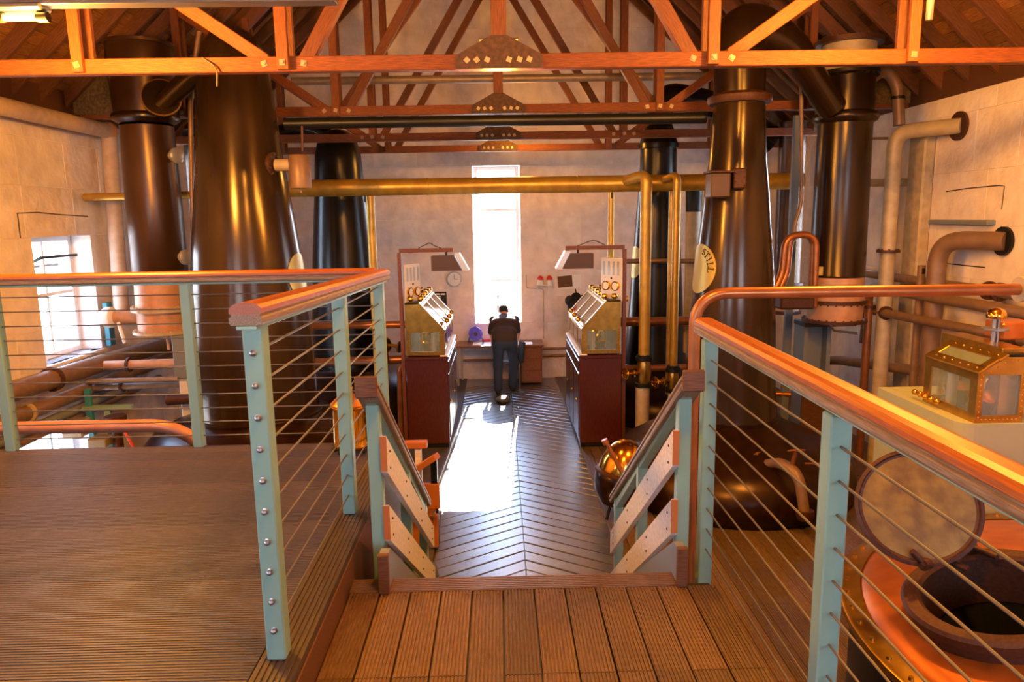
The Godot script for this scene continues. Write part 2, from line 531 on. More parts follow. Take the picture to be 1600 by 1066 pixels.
func room() -> void:
	# floor slab and its boards
	var fl := struct(G.new().cube(V(-WX - 0.5, -0.3, EZ - 0.5), V(WX + 0.5, -0.045, FRONT + 0.5)), "floor", M.concrete)
	struct(G.new().cube(V(-WX, -0.045, EZ), V(-0.64, 0.0, FRONT)), "floor_bed", M.concrete, fl)
	struct(G.new().cube(V(-0.64, -0.05, EZ), V(1.03, -0.018, -3.8)), "aisle_bed", M.aisle1, fl)
	# chevron boards of the aisle
	var ang := deg_to_rad(33.0)
	var pitch := 0.152
	var dz := pitch / cos(ang)
	var seam := 0.185
	for side in [-1.0, 1.0]:
		var w := 0.81 if side < 0 else 0.84
		var k := 0
		var z := -4.3
		while z > EZ + 0.0:
			var a := [Vector2(0, 0), Vector2(w, w * tan(ang)), Vector2(w, w * tan(ang) + dz - 0.003), Vector2(0, dz - 0.003)]
			var key := "chev %d" % int(side)
			if not cache.has(key):
				var g := G.new()
				var top := a.map(func(p): return V(side * p.x, 0.0, p.y))
				var ins := [Vector2(0.006, 0.012), Vector2(w - 0.004, w * tan(ang) + 0.012), Vector2(w - 0.004, w * tan(ang) + dz - 0.015), Vector2(0.006, dz - 0.015)].map(func(p): return V(side * p.x, 0.0, p.y))
				var low := a.map(func(p): return V(side * p.x, -0.005, p.y))
				g.face(ins, Vector3.UP)
				for i in 4:
					var j := (i + 1) % 4
					g.face([ins[i], ins[j], low[j], low[i]], Vector3.UP)
					g.face([low[i], low[j], low[j] + V(0, -0.03, 0), low[i] + V(0, -0.03, 0)], (low[i] + low[j]) * 0.5 - V(side * w / 2, 0, w * tan(ang) / 2 + dz / 2))
				cache[key] = g.mesh()
			put(cache[key], "plank", M["aisle%d" % (rng.randi() % 3)], fl, Transform3D(Basis(Vector3.RIGHT, rng.randf_range(-0.004, 0.004)), V(seam, rng.randf_range(-0.001, 0.001), z)))
			z -= dz
			k += 1
	# straight boards beside the aisle on the right
	var groove := []
	for k in 7:
		var c := -0.058 + k * 0.0166
		groove.append_array([Vector2(c, 0.0), Vector2(c + 0.0105, 0.0), Vector2(c + 0.012, -0.0035), Vector2(c + 0.0151, -0.0035)])
	groove.append_array([Vector2(0.058, -0.03), Vector2(-0.058, -0.03)])
	var rb := extrude_x(groove, 14.9)
	var x := 1.09
	while x < WX:
		put(rb, "board", M["lower%d" % (rng.randi() % 3)], fl, Transform3D(Basis(V(0, 0, 1), V(0, 1, 0), V(-1, 0, 0)), V(x, 0, EZ + 7.45)))
		x += 0.122
	struct(G.new().cube(V(1.026, -0.045, EZ), V(1.032, 0.004, -4.0)), "edge_strip", M.stringer, fl)
	# walls
	var g := G.new()
	g.cube(V(-WX - 0.5, -0.3, EZ - 0.45), V(-0.46, EAVE, EZ - 0.01))
	g.cube(V(0.41, -0.3, EZ - 0.45), V(WX + 0.5, EAVE, EZ - 0.01))
	g.cube(V(-0.46, -0.3, EZ - 0.45), V(0.41, 1.05, EZ - 0.01))
	g.cube(V(-0.46, 3.93, EZ - 0.45), V(0.41, EAVE, EZ - 0.01))
	g.prism([Vector2(-WX - 0.3, EAVE), Vector2(WX + 0.3, EAVE), Vector2(WX + 0.3, EAVE + 0.02), Vector2(0, roof_y(0) + 0.3), Vector2(-WX - 0.3, EAVE + 0.02)], -0.44, at(0, 0, EZ - 0.01))
	var wb := struct(g, "wall_back", M.wall)
	blocks(wb, V(0, 0, EZ), V(1, 0, 0), V(0, 0, 1), -WX, WX, [0.0, 0.53, 1.05, 1.54, 2.02, 2.5, 2.98, 3.46, 3.93, 4.46, 4.92, 5.38, 5.8, 6.27, 6.74, 7.2], [[-0.46, 0.41, 1.05, 3.93]], true)
	g = G.new()
	for s in [[FRONT, 0.6, -0.3, EAVE], [0.6, -1.4, -0.3, 2.3], [0.6, -1.4, 4.0, EAVE], [-1.4, -7.1, -0.3, EAVE], [-7.1, -7.84, -0.3, 0.05], [-7.1, -7.84, 0.82, EAVE], [-7.84, -8.6, -0.3, 0.05], [-7.84, -8.6, 0.82, 1.5], [-7.84, -8.6, 2.87, EAVE], [-8.6, -8.96, -0.3, 1.5], [-8.6, -8.96, 2.87, EAVE], [-8.96, -10.15, -0.3, EAVE], [-10.15, -11.2, -0.3, 1.9], [-10.15, -11.2, 3.9, EAVE], [-11.2, EZ - 0.4, -0.3, EAVE]]:
		g.cube(V(-WX - 0.45, s[2], s[1]), V(-WX - 0.01, s[3], s[0]))
	var wl := struct(g, "wall_left", M.wall)
	blocks(wl, V(-WX, 0, 0), V(0, 0, -1), V(1, 0, 0), 4.6, -EZ, [0.0, 0.42, 0.82, 1.16, 1.5, 1.9, 2.4, 2.87, 3.4, 3.9, 4.22], [[7.1, 8.6, 0.0, 0.82], [7.84, 8.96, 1.5, 2.87], [10.15, 11.2, 1.9, 3.9]])
	for cr in [[V(-WX + 0.004, 2.87, -7.66), V(-WX + 0.004, 3.12, -7.66), V(-WX + 0.004, 3.13, -8.0), V(-WX + 0.004, 3.11, -8.35), V(-WX + 0.004, 3.09, -8.95)]]:
		part(G.new().tube(cr, 0.006, 5), "crack", M.ink, wl)
	g = G.new()
	for q in [[EZ - 0.4, -11.25, -0.3, EAVE], [-11.25, -9.8, -0.3, 1.8], [-11.25, -9.8, 4.0, EAVE], [-9.8, FRONT, -0.3, EAVE]]:
		g.cube(V(WX + 0.01, q[2], q[0]), V(WX + 0.45, q[3], q[1]))
	var wr := struct(g, "wall_right", M.wall)
	blocks(wr, V(WX, 0, 0), V(0, 0, -1), V(-1, 0, 0), 4.2, -EZ, [0.0, 0.46, 0.93, 1.36, 1.8, 2.3, 2.84, 3.4, 4.0, 4.22], [[9.8, 11.25, 1.8, 4.0]])
	for cr in [[V(WX - 0.004, 3.20, -8.05), V(WX - 0.004, 3.22, -7.7), V(WX - 0.004, 3.23, -7.2), V(WX - 0.004, 3.22, -7.12), V(WX - 0.004, 3.0, -7.13)], [V(WX - 0.004, 2.43, -8.0), V(WX - 0.004, 2.43, -7.3)]]:
		part(G.new().tube(cr, 0.006, 5), "crack", M.ink, wr)
	struct(G.new().cube(V(WX - 0.09, 2.85, -8.2), V(WX + 0.02, 2.90, -7.2), 0.008), "ledge", M.stringer, wr)  # bluish band on the wall, built as a shallow projection
	struct(G.new().cube(V(WX - 0.13, 0.0, -8.63), V(WX, 3.87, -8.3), 0.02), "pilaster", M.cream_metal, wr)
	g = G.new()
	for b in [[-WX - 0.5, -4.4, -0.3, EAVE], [-1.9, 1.9, -0.3, EAVE], [4.4, WX + 0.5, -0.3, EAVE], [-4.4, -1.9, -0.3, 2.3], [1.9, 4.4, -0.3, 2.3], [-4.4, -1.9, 4.1, EAVE], [1.9, 4.4, 4.1, EAVE]]:
		g.cube(V(b[0], b[2], FRONT), V(b[1], b[3], FRONT + 0.3))
	g.prism([Vector2(-WX - 0.5, EAVE), Vector2(WX + 0.5, EAVE), Vector2(0, roof_y(0) + 0.5)], 0.3, at(0, 0, FRONT))
	struct(g, "wall_front", M.wall)
	# windows: tall one in the end wall, one in the left wall, a low one under it; the others unseen
	sash("window_1", V(-0.02, 0, EZ - 0.32), V(1, 0, 0), 0.84, 1.05, 3.93, [1.83, 3.14], [], 0.07)
	sash("window_2", V(-WX - 0.26, 0, -8.4), V(0, 0, -1), 1.1, 1.5, 2.87, [2.22], [0.0], 0.06)
	sash("window_3", V(-WX - 0.26, 0, -7.85), V(0, 0, -1), 1.46, 0.05, 0.82, [], [0.3], 0.05)
	sash("unseen_window_4", V(-WX - 0.26, 0, -0.4), V(0, 0, -1), 2.0, 2.3, 4.0, [3.2], [-0.5, 0.0, 0.5], 0.06)  # out of view, placed to bring daylight onto the near side
	sash("added_window_7", V(WX + 0.26, 0, -10.525), V(0, 0, 1), 1.45, 1.8, 4.0, [2.9], [0.0], 0.06)  # added behind the right condenser to brighten the end wall with daylight
	sash("added_window_8", V(-WX - 0.26, 0, -10.675), V(0, 0, -1), 1.05, 1.9, 3.9, [2.9], [0.0], 0.06)  # added likewise behind the left condenser, for more daylight
	sash("unseen_window_5", V(-3.15, 0, FRONT + 0.2), V(1, 0, 0), 2.5, 2.3, 4.1, [3.2], [-0.6, 0.0, 0.6], 0.06)  # unseen behind the camera, placed for daylight from the front
	sash("unseen_window_6", V(3.15, 0, FRONT + 0.2), V(1, 0, 0), 2.5, 2.3, 4.1, [3.2], [-0.6, 0.0, 0.6], 0.06)  # unseen like its twin, lighting the stills and rails
	struct(G.new().cube(V(-0.46, 1.02, EZ - 0.3), V(0.41, 1.06, EZ + 0.03), 0.008), "trim_1", M.white)
	struct(G.new().cube(V(-WX - 0.24, 1.46, -8.98), V(-WX + 0.03, 1.50, -7.82), 0.008), "trim_2", M.wall_c)
	# opened pane of the left window, tilted outwards
	var w2 := get_node("window_2")
	var p0 := V(-5.06, 2.64, 0)
	var p1 := V(-5.30, 2.53, 0)
	for z in [-8.28, -9.0]:
		beam(w2, "vent_stile", p0 + V(0, 0, z), p1 + V(0, 0, z), 0.035, 0.03, M.iron, 0.003)
	for p in [p0, p1]:
		beam(w2, "vent_rail", p + V(0, 0, -8.28), p + V(0, 0, -9.0), 0.035, 0.03, M.iron, 0.003)
	part(G.new().box(Transform3D(Basis(Vector3.BACK, 0.43), (p0 + p1) / 2 + V(0, 0, -8.64)), V(0.24, 0.004, 0.68)), "vent_pane", M.glass, w2)
	# ground outside
	struct(G.new().cube(V(-60, -0.9, -80), V(60, -0.5, 40)), "ground", M.grass)
	# roof
	g = G.new()
	for s in [-1.0, 1.0]:
		var nrm := V(s * SL, 1, 0).normalized()
		var a := V(s * (WX + 0.5), roof_y(WX + 0.5) , 0) + nrm * 0.06
		var b := V(0, roof_y(0), 0) + nrm * 0.06
		var d := (b - a).normalized()
		g.box(Transform3D(Basis(d, nrm, d.cross(nrm)), (a + b) * 0.5 + V(0, 0, (EZ + FRONT) / 2) + d * 0.05), V(a.distance_to(b) + 0.1, 0.07, FRONT - EZ + 1.0))
	var roof := struct(g, "ceiling", M.rafter0)
	for s in [-1.0, 1.0]:
		var nrm := V(s * SL, 1, 0).normalized()
		var e := V(s * WX, EAVE, 0)
		var d := (V(0, roof_y(0), 0) - e).normalized()
		var l := e.distance_to(V(0, roof_y(0), 0))
		var t := -0.1
		while t < l:
			var p := e + d * t + nrm * 0.012
			beam(roof, "board", p + V(0, 0, EZ), p + V(0, 0, FRONT), 0.147, 0.022, M["roof%d" % (rng.randi() % 3)], 0.003, nrm)
			t += 0.152
		var z := -2.3
		while z > EZ:
			var p := e - nrm * 0.066 + V(0, 0, z)
			beam(roof, "rafter", p - d * 0.1, p + d * (l - 0.03), 0.055, 0.13, M["rafter%d" % (rng.randi() % 3)], 0.004, nrm)
			z -= 0.46
		struct(G.new().cube(V(s * (WX - 0.02), 4.2, EZ), V(s * (WX + 0.45), 4.48, FRONT)), "wall_plate", M.rafter1, roof)

# ---------------------------------------------------------------- roof trusses
func truss(z: float, y0: float, px: float, label: String, washers: bool, doubled: bool) -> void:
	var t := thing("roof_truss", label, "roof truss", V(0.03, y0, z), "timber roof trusses")
	var c := 0.03
	var m := "truss%d"
	var yt := y0 + 0.055
	beam(t, "tie_beam", V(-4.75, yt, z), V(4.8, yt, z), 0.09, 0.105, M["truss0"], 0.006)
	for s in [-1.0, 1.0]:
		for p in [[px, 0.084], [px * 1.94, 0.078]]:
			var x: float = c + s * p[0]
			var top := roof_y(x) - 0.24
			for k in [0.066, -0.10]:
				beam(t, "post", V(x, y0 + 0.01 if k > 0 else y0 + 0.03, z + k), V(x, top, z + k), p[1], 0.042, M["truss%d" % (1 if k < 0 else 0)], 0.004, Vector3.BACK)
			if washers:
				part(G.new().box(Transform3D(Basis(Vector3.BACK, rng.randf_range(-0.3, 0.3)), V(x, (y0 + 0.058), z + 0.090)), V(0.042, 0.042, 0.006), 0.001).lathe([Vector2(0.013, 0), Vector2(0.013, 0.012), Vector2(0, 0.012)], 6, axis(V(x, (y0 + 0.058), z + 0.09), Vector3.BACK)), "washer", M.plate, t)
		# braces leaning in towards the king post and out to the rafter
		beam(t, "brace", V(c + s * (px - 0.13), y0 + 0.05, z), V(c + s * 0.06, y0 + 0.05 + (px - 0.19) * 1.64, z), 0.08, 0.10, M["truss1"], 0.005, V(s, 0.6, 0))
		if doubled:
			beam(t, "brace", V(c + s * (px - 0.03), y0 + 0.10, z - 0.13), V(c + s * 0.05, y0 + 0.1 + (px - 0.08) * 1.3, z - 0.13), 0.05, 0.09, M["truss2"], 0.005, V(s, 0.6, 0))
		beam(t, "brace", V(c + s * (px + 0.13), y0 + 0.08, z), V(c + s * (px + 1.92), y0 + 1.30, z), 0.08, 0.095, M["truss0"], 0.005)
		if washers:
			for dx in [px - 0.14, px + 0.14]:
				part(G.new().box(Transform3D(Basis(Vector3.BACK, rng.randf_range(-0.6, 0.6)), V(c + s * dx, (y0 + 0.058), z + 0.047)), V(0.042, 0.042, 0.006), 0.001).lathe([Vector2(0.013, 0), Vector2(0.013, 0.012), Vector2(0, 0.012)], 6, axis(V(c + s * dx, (y0 + 0.058), z + 0.047), Vector3.BACK)), "washer", M.plate, t)
		# principal rafter and heel plate
		var nrm := V(s * SL, 1, 0).normalized()
		beam(t, "principal_rafter", V(s * 4.84, EAVE, z) - nrm * 0.2, V(0, roof_y(0), z) - nrm * 0.2, 0.09, 0.14, M["truss1"], 0.005, nrm)
		part(G.new().prism([Vector2(s * 4.36, y0 + 0.05), Vector2(s * 4.80, y0 + 0.05), Vector2(s * 4.80, y0 + 0.26), Vector2(s * 4.40, y0 + 0.58)], 0.02, at(0, 0, z + 0.05)), "heel_plate", M.heel, t)
	beam(t, "king_post", V(c, y0 + 0.07, z), V(c, roof_y(0) - 0.1, z), 0.09, 0.11, M["truss2"], 0.005, Vector3.RIGHT)
	var gp := part(G.new().prism([Vector2(c - 0.31, y0 + 0.000), Vector2(c + 0.31, y0 + 0.000), Vector2(c + 0.31, y0 + 0.090), Vector2(c + 0.06, y0 + 0.225), Vector2(c - 0.06, y0 + 0.225), Vector2(c - 0.31, y0 + 0.090)], 0.022, at(0, 0, z + 0.06)), "gusset_plate", M.gusset, t)
	for dx in [-0.23, -0.16, -0.085, 0.07, 0.145, 0.215]:
		part(G.new().box(Transform3D(Basis(Vector3.BACK, rng.randf_range(0.0, 1.5)), V(c + dx, (y0 + 0.058), z + 0.085)), V(0.036, 0.036, 0.006), 0.001), "washer", M.plate, gp)

func trusses() -> void:
	truss(-5.58, 4.05, 1.535, "nearest timber roof truss, orange-lit with pale square washers, across the top of the view", true, false)
	truss(-8.85, 4.18, 1.86, "second roof truss from the front, with doubled braces, over the front pair of stills", true, true)
	truss(-10.45, 4.05, 1.72, "third roof truss from the front, seen below the black pipe, brown in daylight", true, false)
	truss(-12.25, 4.05, 1.78, "farthest roof truss, lowest in the view, just before the end wall", false, false)

# ---------------------------------------------------------------- stills
func vv(a: Array) -> Array:
	var o := []
	for k in range(0, a.size(), 2):
		o.append(Vector2(a[k], a[k + 1]))
	return o

func radius_at(pr: Array, h: float) -> float:
	for k in pr.size() - 1:
		var a: Vector2 = pr[k]
		var b: Vector2 = pr[k + 1]
		if h >= a.y and h <= b.y and b.y > a.y:
			return lerpf(a.x, b.x, (h - a.y) / (b.y - a.y))
	return 0.4

# oval plate laid round the neck; f is the angle of its middle seen from above
func neck_plate(t: Node3D, c: Vector3, pr: Array, f: float, h: float, hw: float, hh: float, words: bool) -> void:
	var on := func(u: float, w: float, lift: float) -> Array:
		var r: float = radius_at(pr, h + w)
		var q: float = f + u / r
		var d := Vector3(cos(q), 0, sin(q))
		return [c + d * (r + lift) + Vector3.UP * (h + w), (d + Vector3.UP * 0.12).normalized()]
	var g := G.new()
	var N := 28
	for k in N:
		var a0 := TAU * k / N
		var a1 := TAU * (k + 1) / N
		for s in 3:
			var r0 := s / 3.0
			var r1 := (s + 1) / 3.0
			var A = on.call(cos(a0) * hw * r0, sin(a0) * hh * r0, 0.010)
			var B = on.call(cos(a0) * hw * r1, sin(a0) * hh * r1, 0.010)
			var C = on.call(cos(a1) * hw * r1, sin(a1) * hh * r1, 0.010)
			var D = on.call(cos(a1) * hw * r0, sin(a1) * hh * r0, 0.010)
			g.tri(A[0], B[0], C[0], A[1], B[1], C[1])
			if s > 0:
				g.tri(A[0], C[0], D[0], A[1], C[1], D[1])
			if s == 2:
				var E = on.call(cos(a0) * hw, sin(a0) * hh, -0.004)
				var F = on.call(cos(a1) * hw, sin(a1) * hh, -0.004)
				var o: Vector3 = B[0] - (c + Vector3.UP * h)
				g.face([B[0], C[0], F[0], E[0]], (B[0] - on.call(0.0, 0.0, 0.0)[0]))
	var p := part(g, "nameplate", M.brass_plate, t, "oval brass nameplate")
	if words:
		var font := SystemFont.new()
		font.font_names = PackedStringArray(["Droid Serif", "Droid Sans"])
		var gg := G.new()
		var L := "STILL"
		for k in L.length():
			var tm := TextMesh.new()
			tm.text = L[k]
			tm.font = font
			tm.font_size = 32
			tm.pixel_size = 0.0030
			tm.depth = 0.004
			var arr := tm.get_mesh_arrays()
			if arr.is_empty() or arr[Mesh.ARRAY_VERTEX] == null:
				continue
			var vs: PackedVector3Array = arr[Mesh.ARRAY_VERTEX]
			var ix: PackedInt32Array = arr[Mesh.ARRAY_INDEX] if arr[Mesh.ARRAY_INDEX] != null else PackedInt32Array(range(vs.size()))
			var ph := deg_to_rad(66.0 - 17.0 * k)
			var rot := ph - PI / 2
			for i in range(0, ix.size(), 3):
				var q := []
				for j in 3:
					var v3 := vs[ix[i + j]]
					var e := Vector2(v3.x, v3.y + 0.0).rotated(rot) + Vector2(cos(ph) * hw * 0.74, sin(ph) * hh * 0.74)
					q.append(on.call(-e.x, e.y, 0.0115 + v3.z)[0])
				var m: Vector3 = on.call(-0.1, 0.0, 0.0)[1]
				gg.face(q, m)
		if gg.v.size():
			part(gg, "lettering", M.ink, p)

func still(label: String, c: Vector3, neck: Array, pot: Array, body: Material, potm: Material) -> Node3D:
	var t := thing("pot_still", label, "still", c)
	part(G.new().lathe(neck, 48, Transform3D(Basis(), c)), "neck", body, t)
	part(G.new().lathe(pot, 56, Transform3D(Basis(), c), 0.6), "pot", potm, t)
	var h: float = pot[pot.size() - 1].y
	part(G.new().lathe(vv([pot[-1].x - 0.01, h - 0.02, pot[-1].x + 0.025, h - 0.02, pot[-1].x + 0.025, h + 0.025, pot[-1].x - 0.03, h + 0.03]), 48, Transform3D(Basis(), c)), "seam_band", potm, t)
	return t

func stills() -> void:
	var c := V(-2.70, 0, -8.0)
	var neck := vv([0.655, 0.90, 0.645, 1.23, 0.635, 1.59, 0.62, 1.94, 0.59, 2.29, 0.56, 2.64, 0.52, 2.98, 0.48, 3.31, 0.44, 3.64, 0.41, 3.97, 0.385, 4.25, 0.37, 4.42, 0.34, 4.62, 0.29, 4.78, 0.20, 4.90, 0.10, 4.96, 0.0, 4.98])
	var t := still("large dark wash still on the left with an amber streak down its neck", c, neck, vv([1.3, 0.0, 1.3, 0.34, 1.26, 0.56, 1.12, 0.73, 0.94, 0.83, 0.78, 0.88, 0.66, 0.90]), M.still, M.pot)
	part(G.new().tube(bend([V(-2.78, 4.56, -7.98), V(-3.05, 4.52, -7.95), V(-3.55, 4.18, -8.08)], 0.2), 0.105, 20), "lyne_arm", M.still, t)
	part(G.new().lathe(vv([0.183, -0.012, 0.195, -0.012, 0.195, 0.012, 0.183, 0.012]), 32, axis(V(-3.46, 4.28, -8.0), V(0.35, 0.2, 0.9))), "joint_ring", M.brass_dull, t)
	part(G.new().lathe(vv([0, 0.004, 0.185, 0.0, 0.19, -0.02, 0, -0.03]), 32, axis(V(-3.46, 4.28, -8.0), V(0.35, 0.2, 0.9))), "joint_disc", M.cond_dark, t)
	neck_plate(t, c, neck, deg_to_rad(6), 2.41, 0.24, 0.25, false)
	var g := G.new().tube([V(-2.28, 3.57, -7.84), V(-2.02, 3.57, -7.80)], 0.062, 16)
	var sb := part(g, "sight_box", M.cream_metal, t)
	part(G.new().lathe(vv([0, 3.33, 0.105, 3.33, 0.11, 3.35, 0.11, 3.64, 0.09, 3.665, 0, 3.67]), 20, at(-2.03, 0, -7.80)).lathe(vv([0.06, 3.28, 0.012, 3.28, 0.012, 3.33]), 8, at(-2.03, 0, -7.80)), "drum", M.brown_pipe, sb)
	part(G.new().lathe(vv([0, -0.02, 0.13, -0.02, 0.13, 0.02, 0, 0.02]), 18, axis(V(-2.31, 3.57, -7.84), V(1, 0, 0.2))).bolts(0.105, 0.02, 10, 0.012, axis(V(-2.31, 3.57, -7.84), V(1, 0, 0.2))), "flange", M.rust, sb)
	g = G.new().tube(bend([V(-1.98, 3.95, -7.8), V(-1.99, 3.7, -7.8)], 0.05), 0.012, 6)
	part(g, "vent_pipe", M.rust, sb)

	c = V(-2.34, 0, -11.2)
	neck = vv([0.56, 0.80, 0.54, 0.95, 0.51, 1.49, 0.48, 1.98, 0.45, 2.47, 0.41, 2.94, 0.37, 3.41, 0.345, 3.80, 0.33, 3.97, 0.27, 4.19, 0.16, 4.29, 0.0, 4.32])
	t = still("black round-topped still at the back on the left, behind the gold cross pipe", c, neck, vv([1.25, 0.0, 1.25, 0.25, 1.15, 0.48, 0.9, 0.66, 0.7, 0.76, 0.56, 0.80]), M.still_cold, M.pot)
	part(G.new().tube(bend([V(-2.34, 4.15, -11.2), V(-2.8, 4.4, -11.2), V(-3.7, 4.1, -11.3)], 0.3), 0.11, 16), "lyne_arm", M.still_cold, t)

	c = V(2.53, 0, -7.9)
	neck = vv([0.53, 0.74, 0.52, 0.80, 0.49, 1.10, 0.475, 1.5, 0.46, 1.83, 0.41, 2.54, 0.37, 2.89, 0.34, 3.23, 0.30, 3.57, 0.28, 3.91, 0.265, 4.17])
	neck = neck.map(func(q): return Vector2(q.x * 0.975, 3.0 + (q.y - 3.0) * 0.975))
	t = still("dark spirit still on the right with an oval plate reading STILL and swan neck", c, neck, vv([1.29, 0.0, 1.33, 0.06, 1.33, 0.18, 1.29, 0.32, 1.16, 0.46, 0.94, 0.59, 0.70, 0.69, 0.517, 0.795]), M.still, M.pot)
	part(G.new().lathe(vv([0.255, 4.12, 0.31, 4.12, 0.325, 4.15, 0.325, 4.19, 0.29, 4.21, 0.25, 4.23]), 40, Transform3D(Basis(), c)).bolts(0.305, 4.19, 16, 0.014, Transform3D(Basis(), c)), "collar", M.rust, t)
	part(G.new().tube(bend([V(2.53, 4.15, -7.9), V(2.50, 4.90, -7.9), V(3.05, 4.76, -7.97), V(3.64, 4.10, -8.2)], 0.36, 10), [0.26, 0.27, 0.275, 0.28, 0.285, 0.285, 0.28, 0.275, 0.27, 0.26, 0.25, 0.24, 0.23, 0.22, 0.21, 0.20, 0.19, 0.185, 0.18, 0.175, 0.17, 0.155, 0.15, 0.15], 24), "lyne_arm", M.cond_dark, t)
	neck_plate(t, c, neck, PI - deg_to_rad(12), 2.43, 0.25, 0.26, true)
	sb = part(G.new().cube(V(2.13, 3.16, -7.66), V(2.33, 3.41, -7.45), 0.015), "sight_box", M.bronze_box, t)
	part(G.new().cube(V(2.11, 3.405, -7.68), V(2.35, 3.425, -7.43), 0.005), "box_lid", M.rust, sb)
	g = G.new().cube(V(2.37, 3.25, -7.62), V(2.50, 3.45, -7.50), 0.01)
	for k in 5:
		g.ball(V(2.39 if k % 2 else 2.48, 3.28 + 0.04 * k, -7.497), V(0.011, 0.011, 0.011), 6)
	part(g, "sight_glass", M.rust, t)
	# drain elbow on the pot, with hand wheel
	var el := part(G.new().tube(bend([V(2.55, 0.48, -7.10), V(2.70, 0.62, -6.78), V(2.80, 0.55, -6.60), V(2.83, 0.20, -6.50)], 0.16, 7), [0.045, 0.046, 0.05, 0.052, 0.053, 0.054, 0.055, 0.055, 0.055, 0.055, 0.055, 0.055, 0.053, 0.052, 0.051, 0.05, 0.05, 0.05], 14), "drain_elbow", M.brown_pipe, t)
	part(G.new().lathe(vv([0, -0.02, 0.11, -0.02, 0.11, 0.02, 0, 0.02]), 20, axis(V(2.58, 0.53, -7.04), V(0.35, 0.3, 0.8))).bolts(0.09, 0.02, 8, 0.012, axis(V(2.58, 0.53, -7.04), V(0.35, 0.3, 0.8))), "flange", M.brass_dull, el)
	part(G.new().lathe(vv([0.05, 0.0, 0.085, 0.0, 0.085, -0.05, 0.07, -0.09, 0, -0.09]), 16, axis(V(2.83, 0.24, -6.505), V(-0.03, 1, -0.1))), "hose_coupling", M.rust, el)
	g = G.new().tube([V(2.76, 0.6, -6.68), V(2.78, 0.78, -6.64)], 0.022, 8)
	var ring := []
	for k in 13:
		ring.append(V(2.78, 0.78, -6.64) + V(cos(TAU * k / 12) * 0.075, sin(TAU * k / 12) * 0.03, sin(TAU * k / 12) * 0.07))
	g.tube(ring, 0.010, 6, false)
	g.tube([ring[0], ring[6]], 0.008, 6).tube([ring[3], ring[9]], 0.008, 6)
	part(g, "hand_wheel", M.copper_pipe, el)
	part(G.new().tube([V(2.86, 0.66, -6.62), V(3.25, 0.64, -6.62)], 0.009, 6), "lever", M.copper_pipe, el)

	c = V(2.40, 0, -11.2)
	neck = vv([0.50, 0.72, 0.46, 1.0, 0.42, 1.41, 0.36, 2.39, 0.29, 3.34, 0.27, 3.71, 0.265, 4.0])
	t = still("slender black still at the back on the right, behind the tall gold pipes", c, neck, vv([1.2, 0.0, 1.2, 0.2, 1.1, 0.42, 0.85, 0.6, 0.6, 0.70, 0.50, 0.72]), M.still_cold, M.pot)
	part(G.new().lathe(vv([0.26, 3.96, 0.30, 3.97, 0.30, 4.04, 0.27, 4.07, 0.24, 4.2, 0.2, 4.3]), 36, Transform3D(Basis(), c)), "collar", M.still_cold, t)
	part(G.new().tube(bend([V(2.40, 4.15, -11.2), V(2.42, 4.75, -11.2), V(3.2, 4.6, -11.2), V(4.1, 4.05, -11.1)], 0.3, 7), 0.19, 18), "lyne_arm", M.still_cold, t)
	neck_plate(t, c, neck, PI - deg_to_rad(14), 2.30, 0.2, 0.24, false)

	# upright condensers
	c = V(-3.82, 0, -8.4)
	t = thing("condenser", "brown upright condenser cylinder at the left by the white corner pipe, bolted pink base", "condenser", c + V(0, 1.77, 0))
	var X := Transform3D(Basis(), c)
	part(G.new().lathe(vv([0.285, 2.33, 0.292, 2.34, 0.29, 3.2, 0.275, 4.04]), 40, X), "shell", M.cond, t)
	part(G.new().lathe(vv([0.0, 1.80, 0.285, 1.80, 0.295, 1.98, 0.285, 2.33]), 36, X), "base_section", M.cond_base, t)
	part(G.new().lathe(vv([0.28, 1.77, 0.345, 1.77, 0.345, 1.80, 0.28, 1.80]), 36, X).bolts(0.325, 1.80, 22, 0.014, X), "flange", M.cream_metal, t)
	part(G.new().lathe(vv([0.28, 2.02, 0.345, 2.02, 0.345, 2.045, 0.345, 2.07, 0.28, 2.07]), 36, X).bolts(0.325, 2.07, 22, 0.014, X), "flange", M.cream_metal, t)
	part(G.new().lathe(vv([0.27, 4.06, 0.34, 4.10, 0.35, 4.13, 0.34, 4.16, 0.30, 4.18]), 40, X), "collar", M.cond_dark, t)
	part(G.new().lathe(vv([0.315, 4.15, 0.32, 4.3, 0.32, 4.64]), 40, X), "vapour_chest", M.cond, t)
	part(G.new().lathe(vv([0.32, 4.62, 0.34, 4.64, 0.34, 4.84, 0.33, 4.87, 0.345, 4.88, 0.345, 4.91, 0.0, 4.93]), 40, X), "top_cap", M.cond, t)
	part(G.new().tube([c + V(0.22, 1.95, 0), c + V(-0.72, 1.95, 0.02)], 0.075, 14), "outlet", M.cond_base, t)
	part(G.new().lathe(vv([0, 0, 0.08, 0, 0.12, 0.03, 0.12, 0.10, 0.08, 0.16, 0, 0.18]), 16, axis(c + V(-0.55, 1.95, 0.02), V(-1, 0, 0))), "outlet_cap", M.white, t)
	part(G.new().tube([c + V(0.05, 1.77, 0.1), c + V(0.06, 1.58, 0.1)], 0.02, 8), "drain_cock", M.cond_base, t)
	part(G.new().tube([c + V(-0.5, 1.9, 0.06), c + V(-0.44, 1.66, 0.08)], 0.022, 8), "drain_cock", M.white, t)
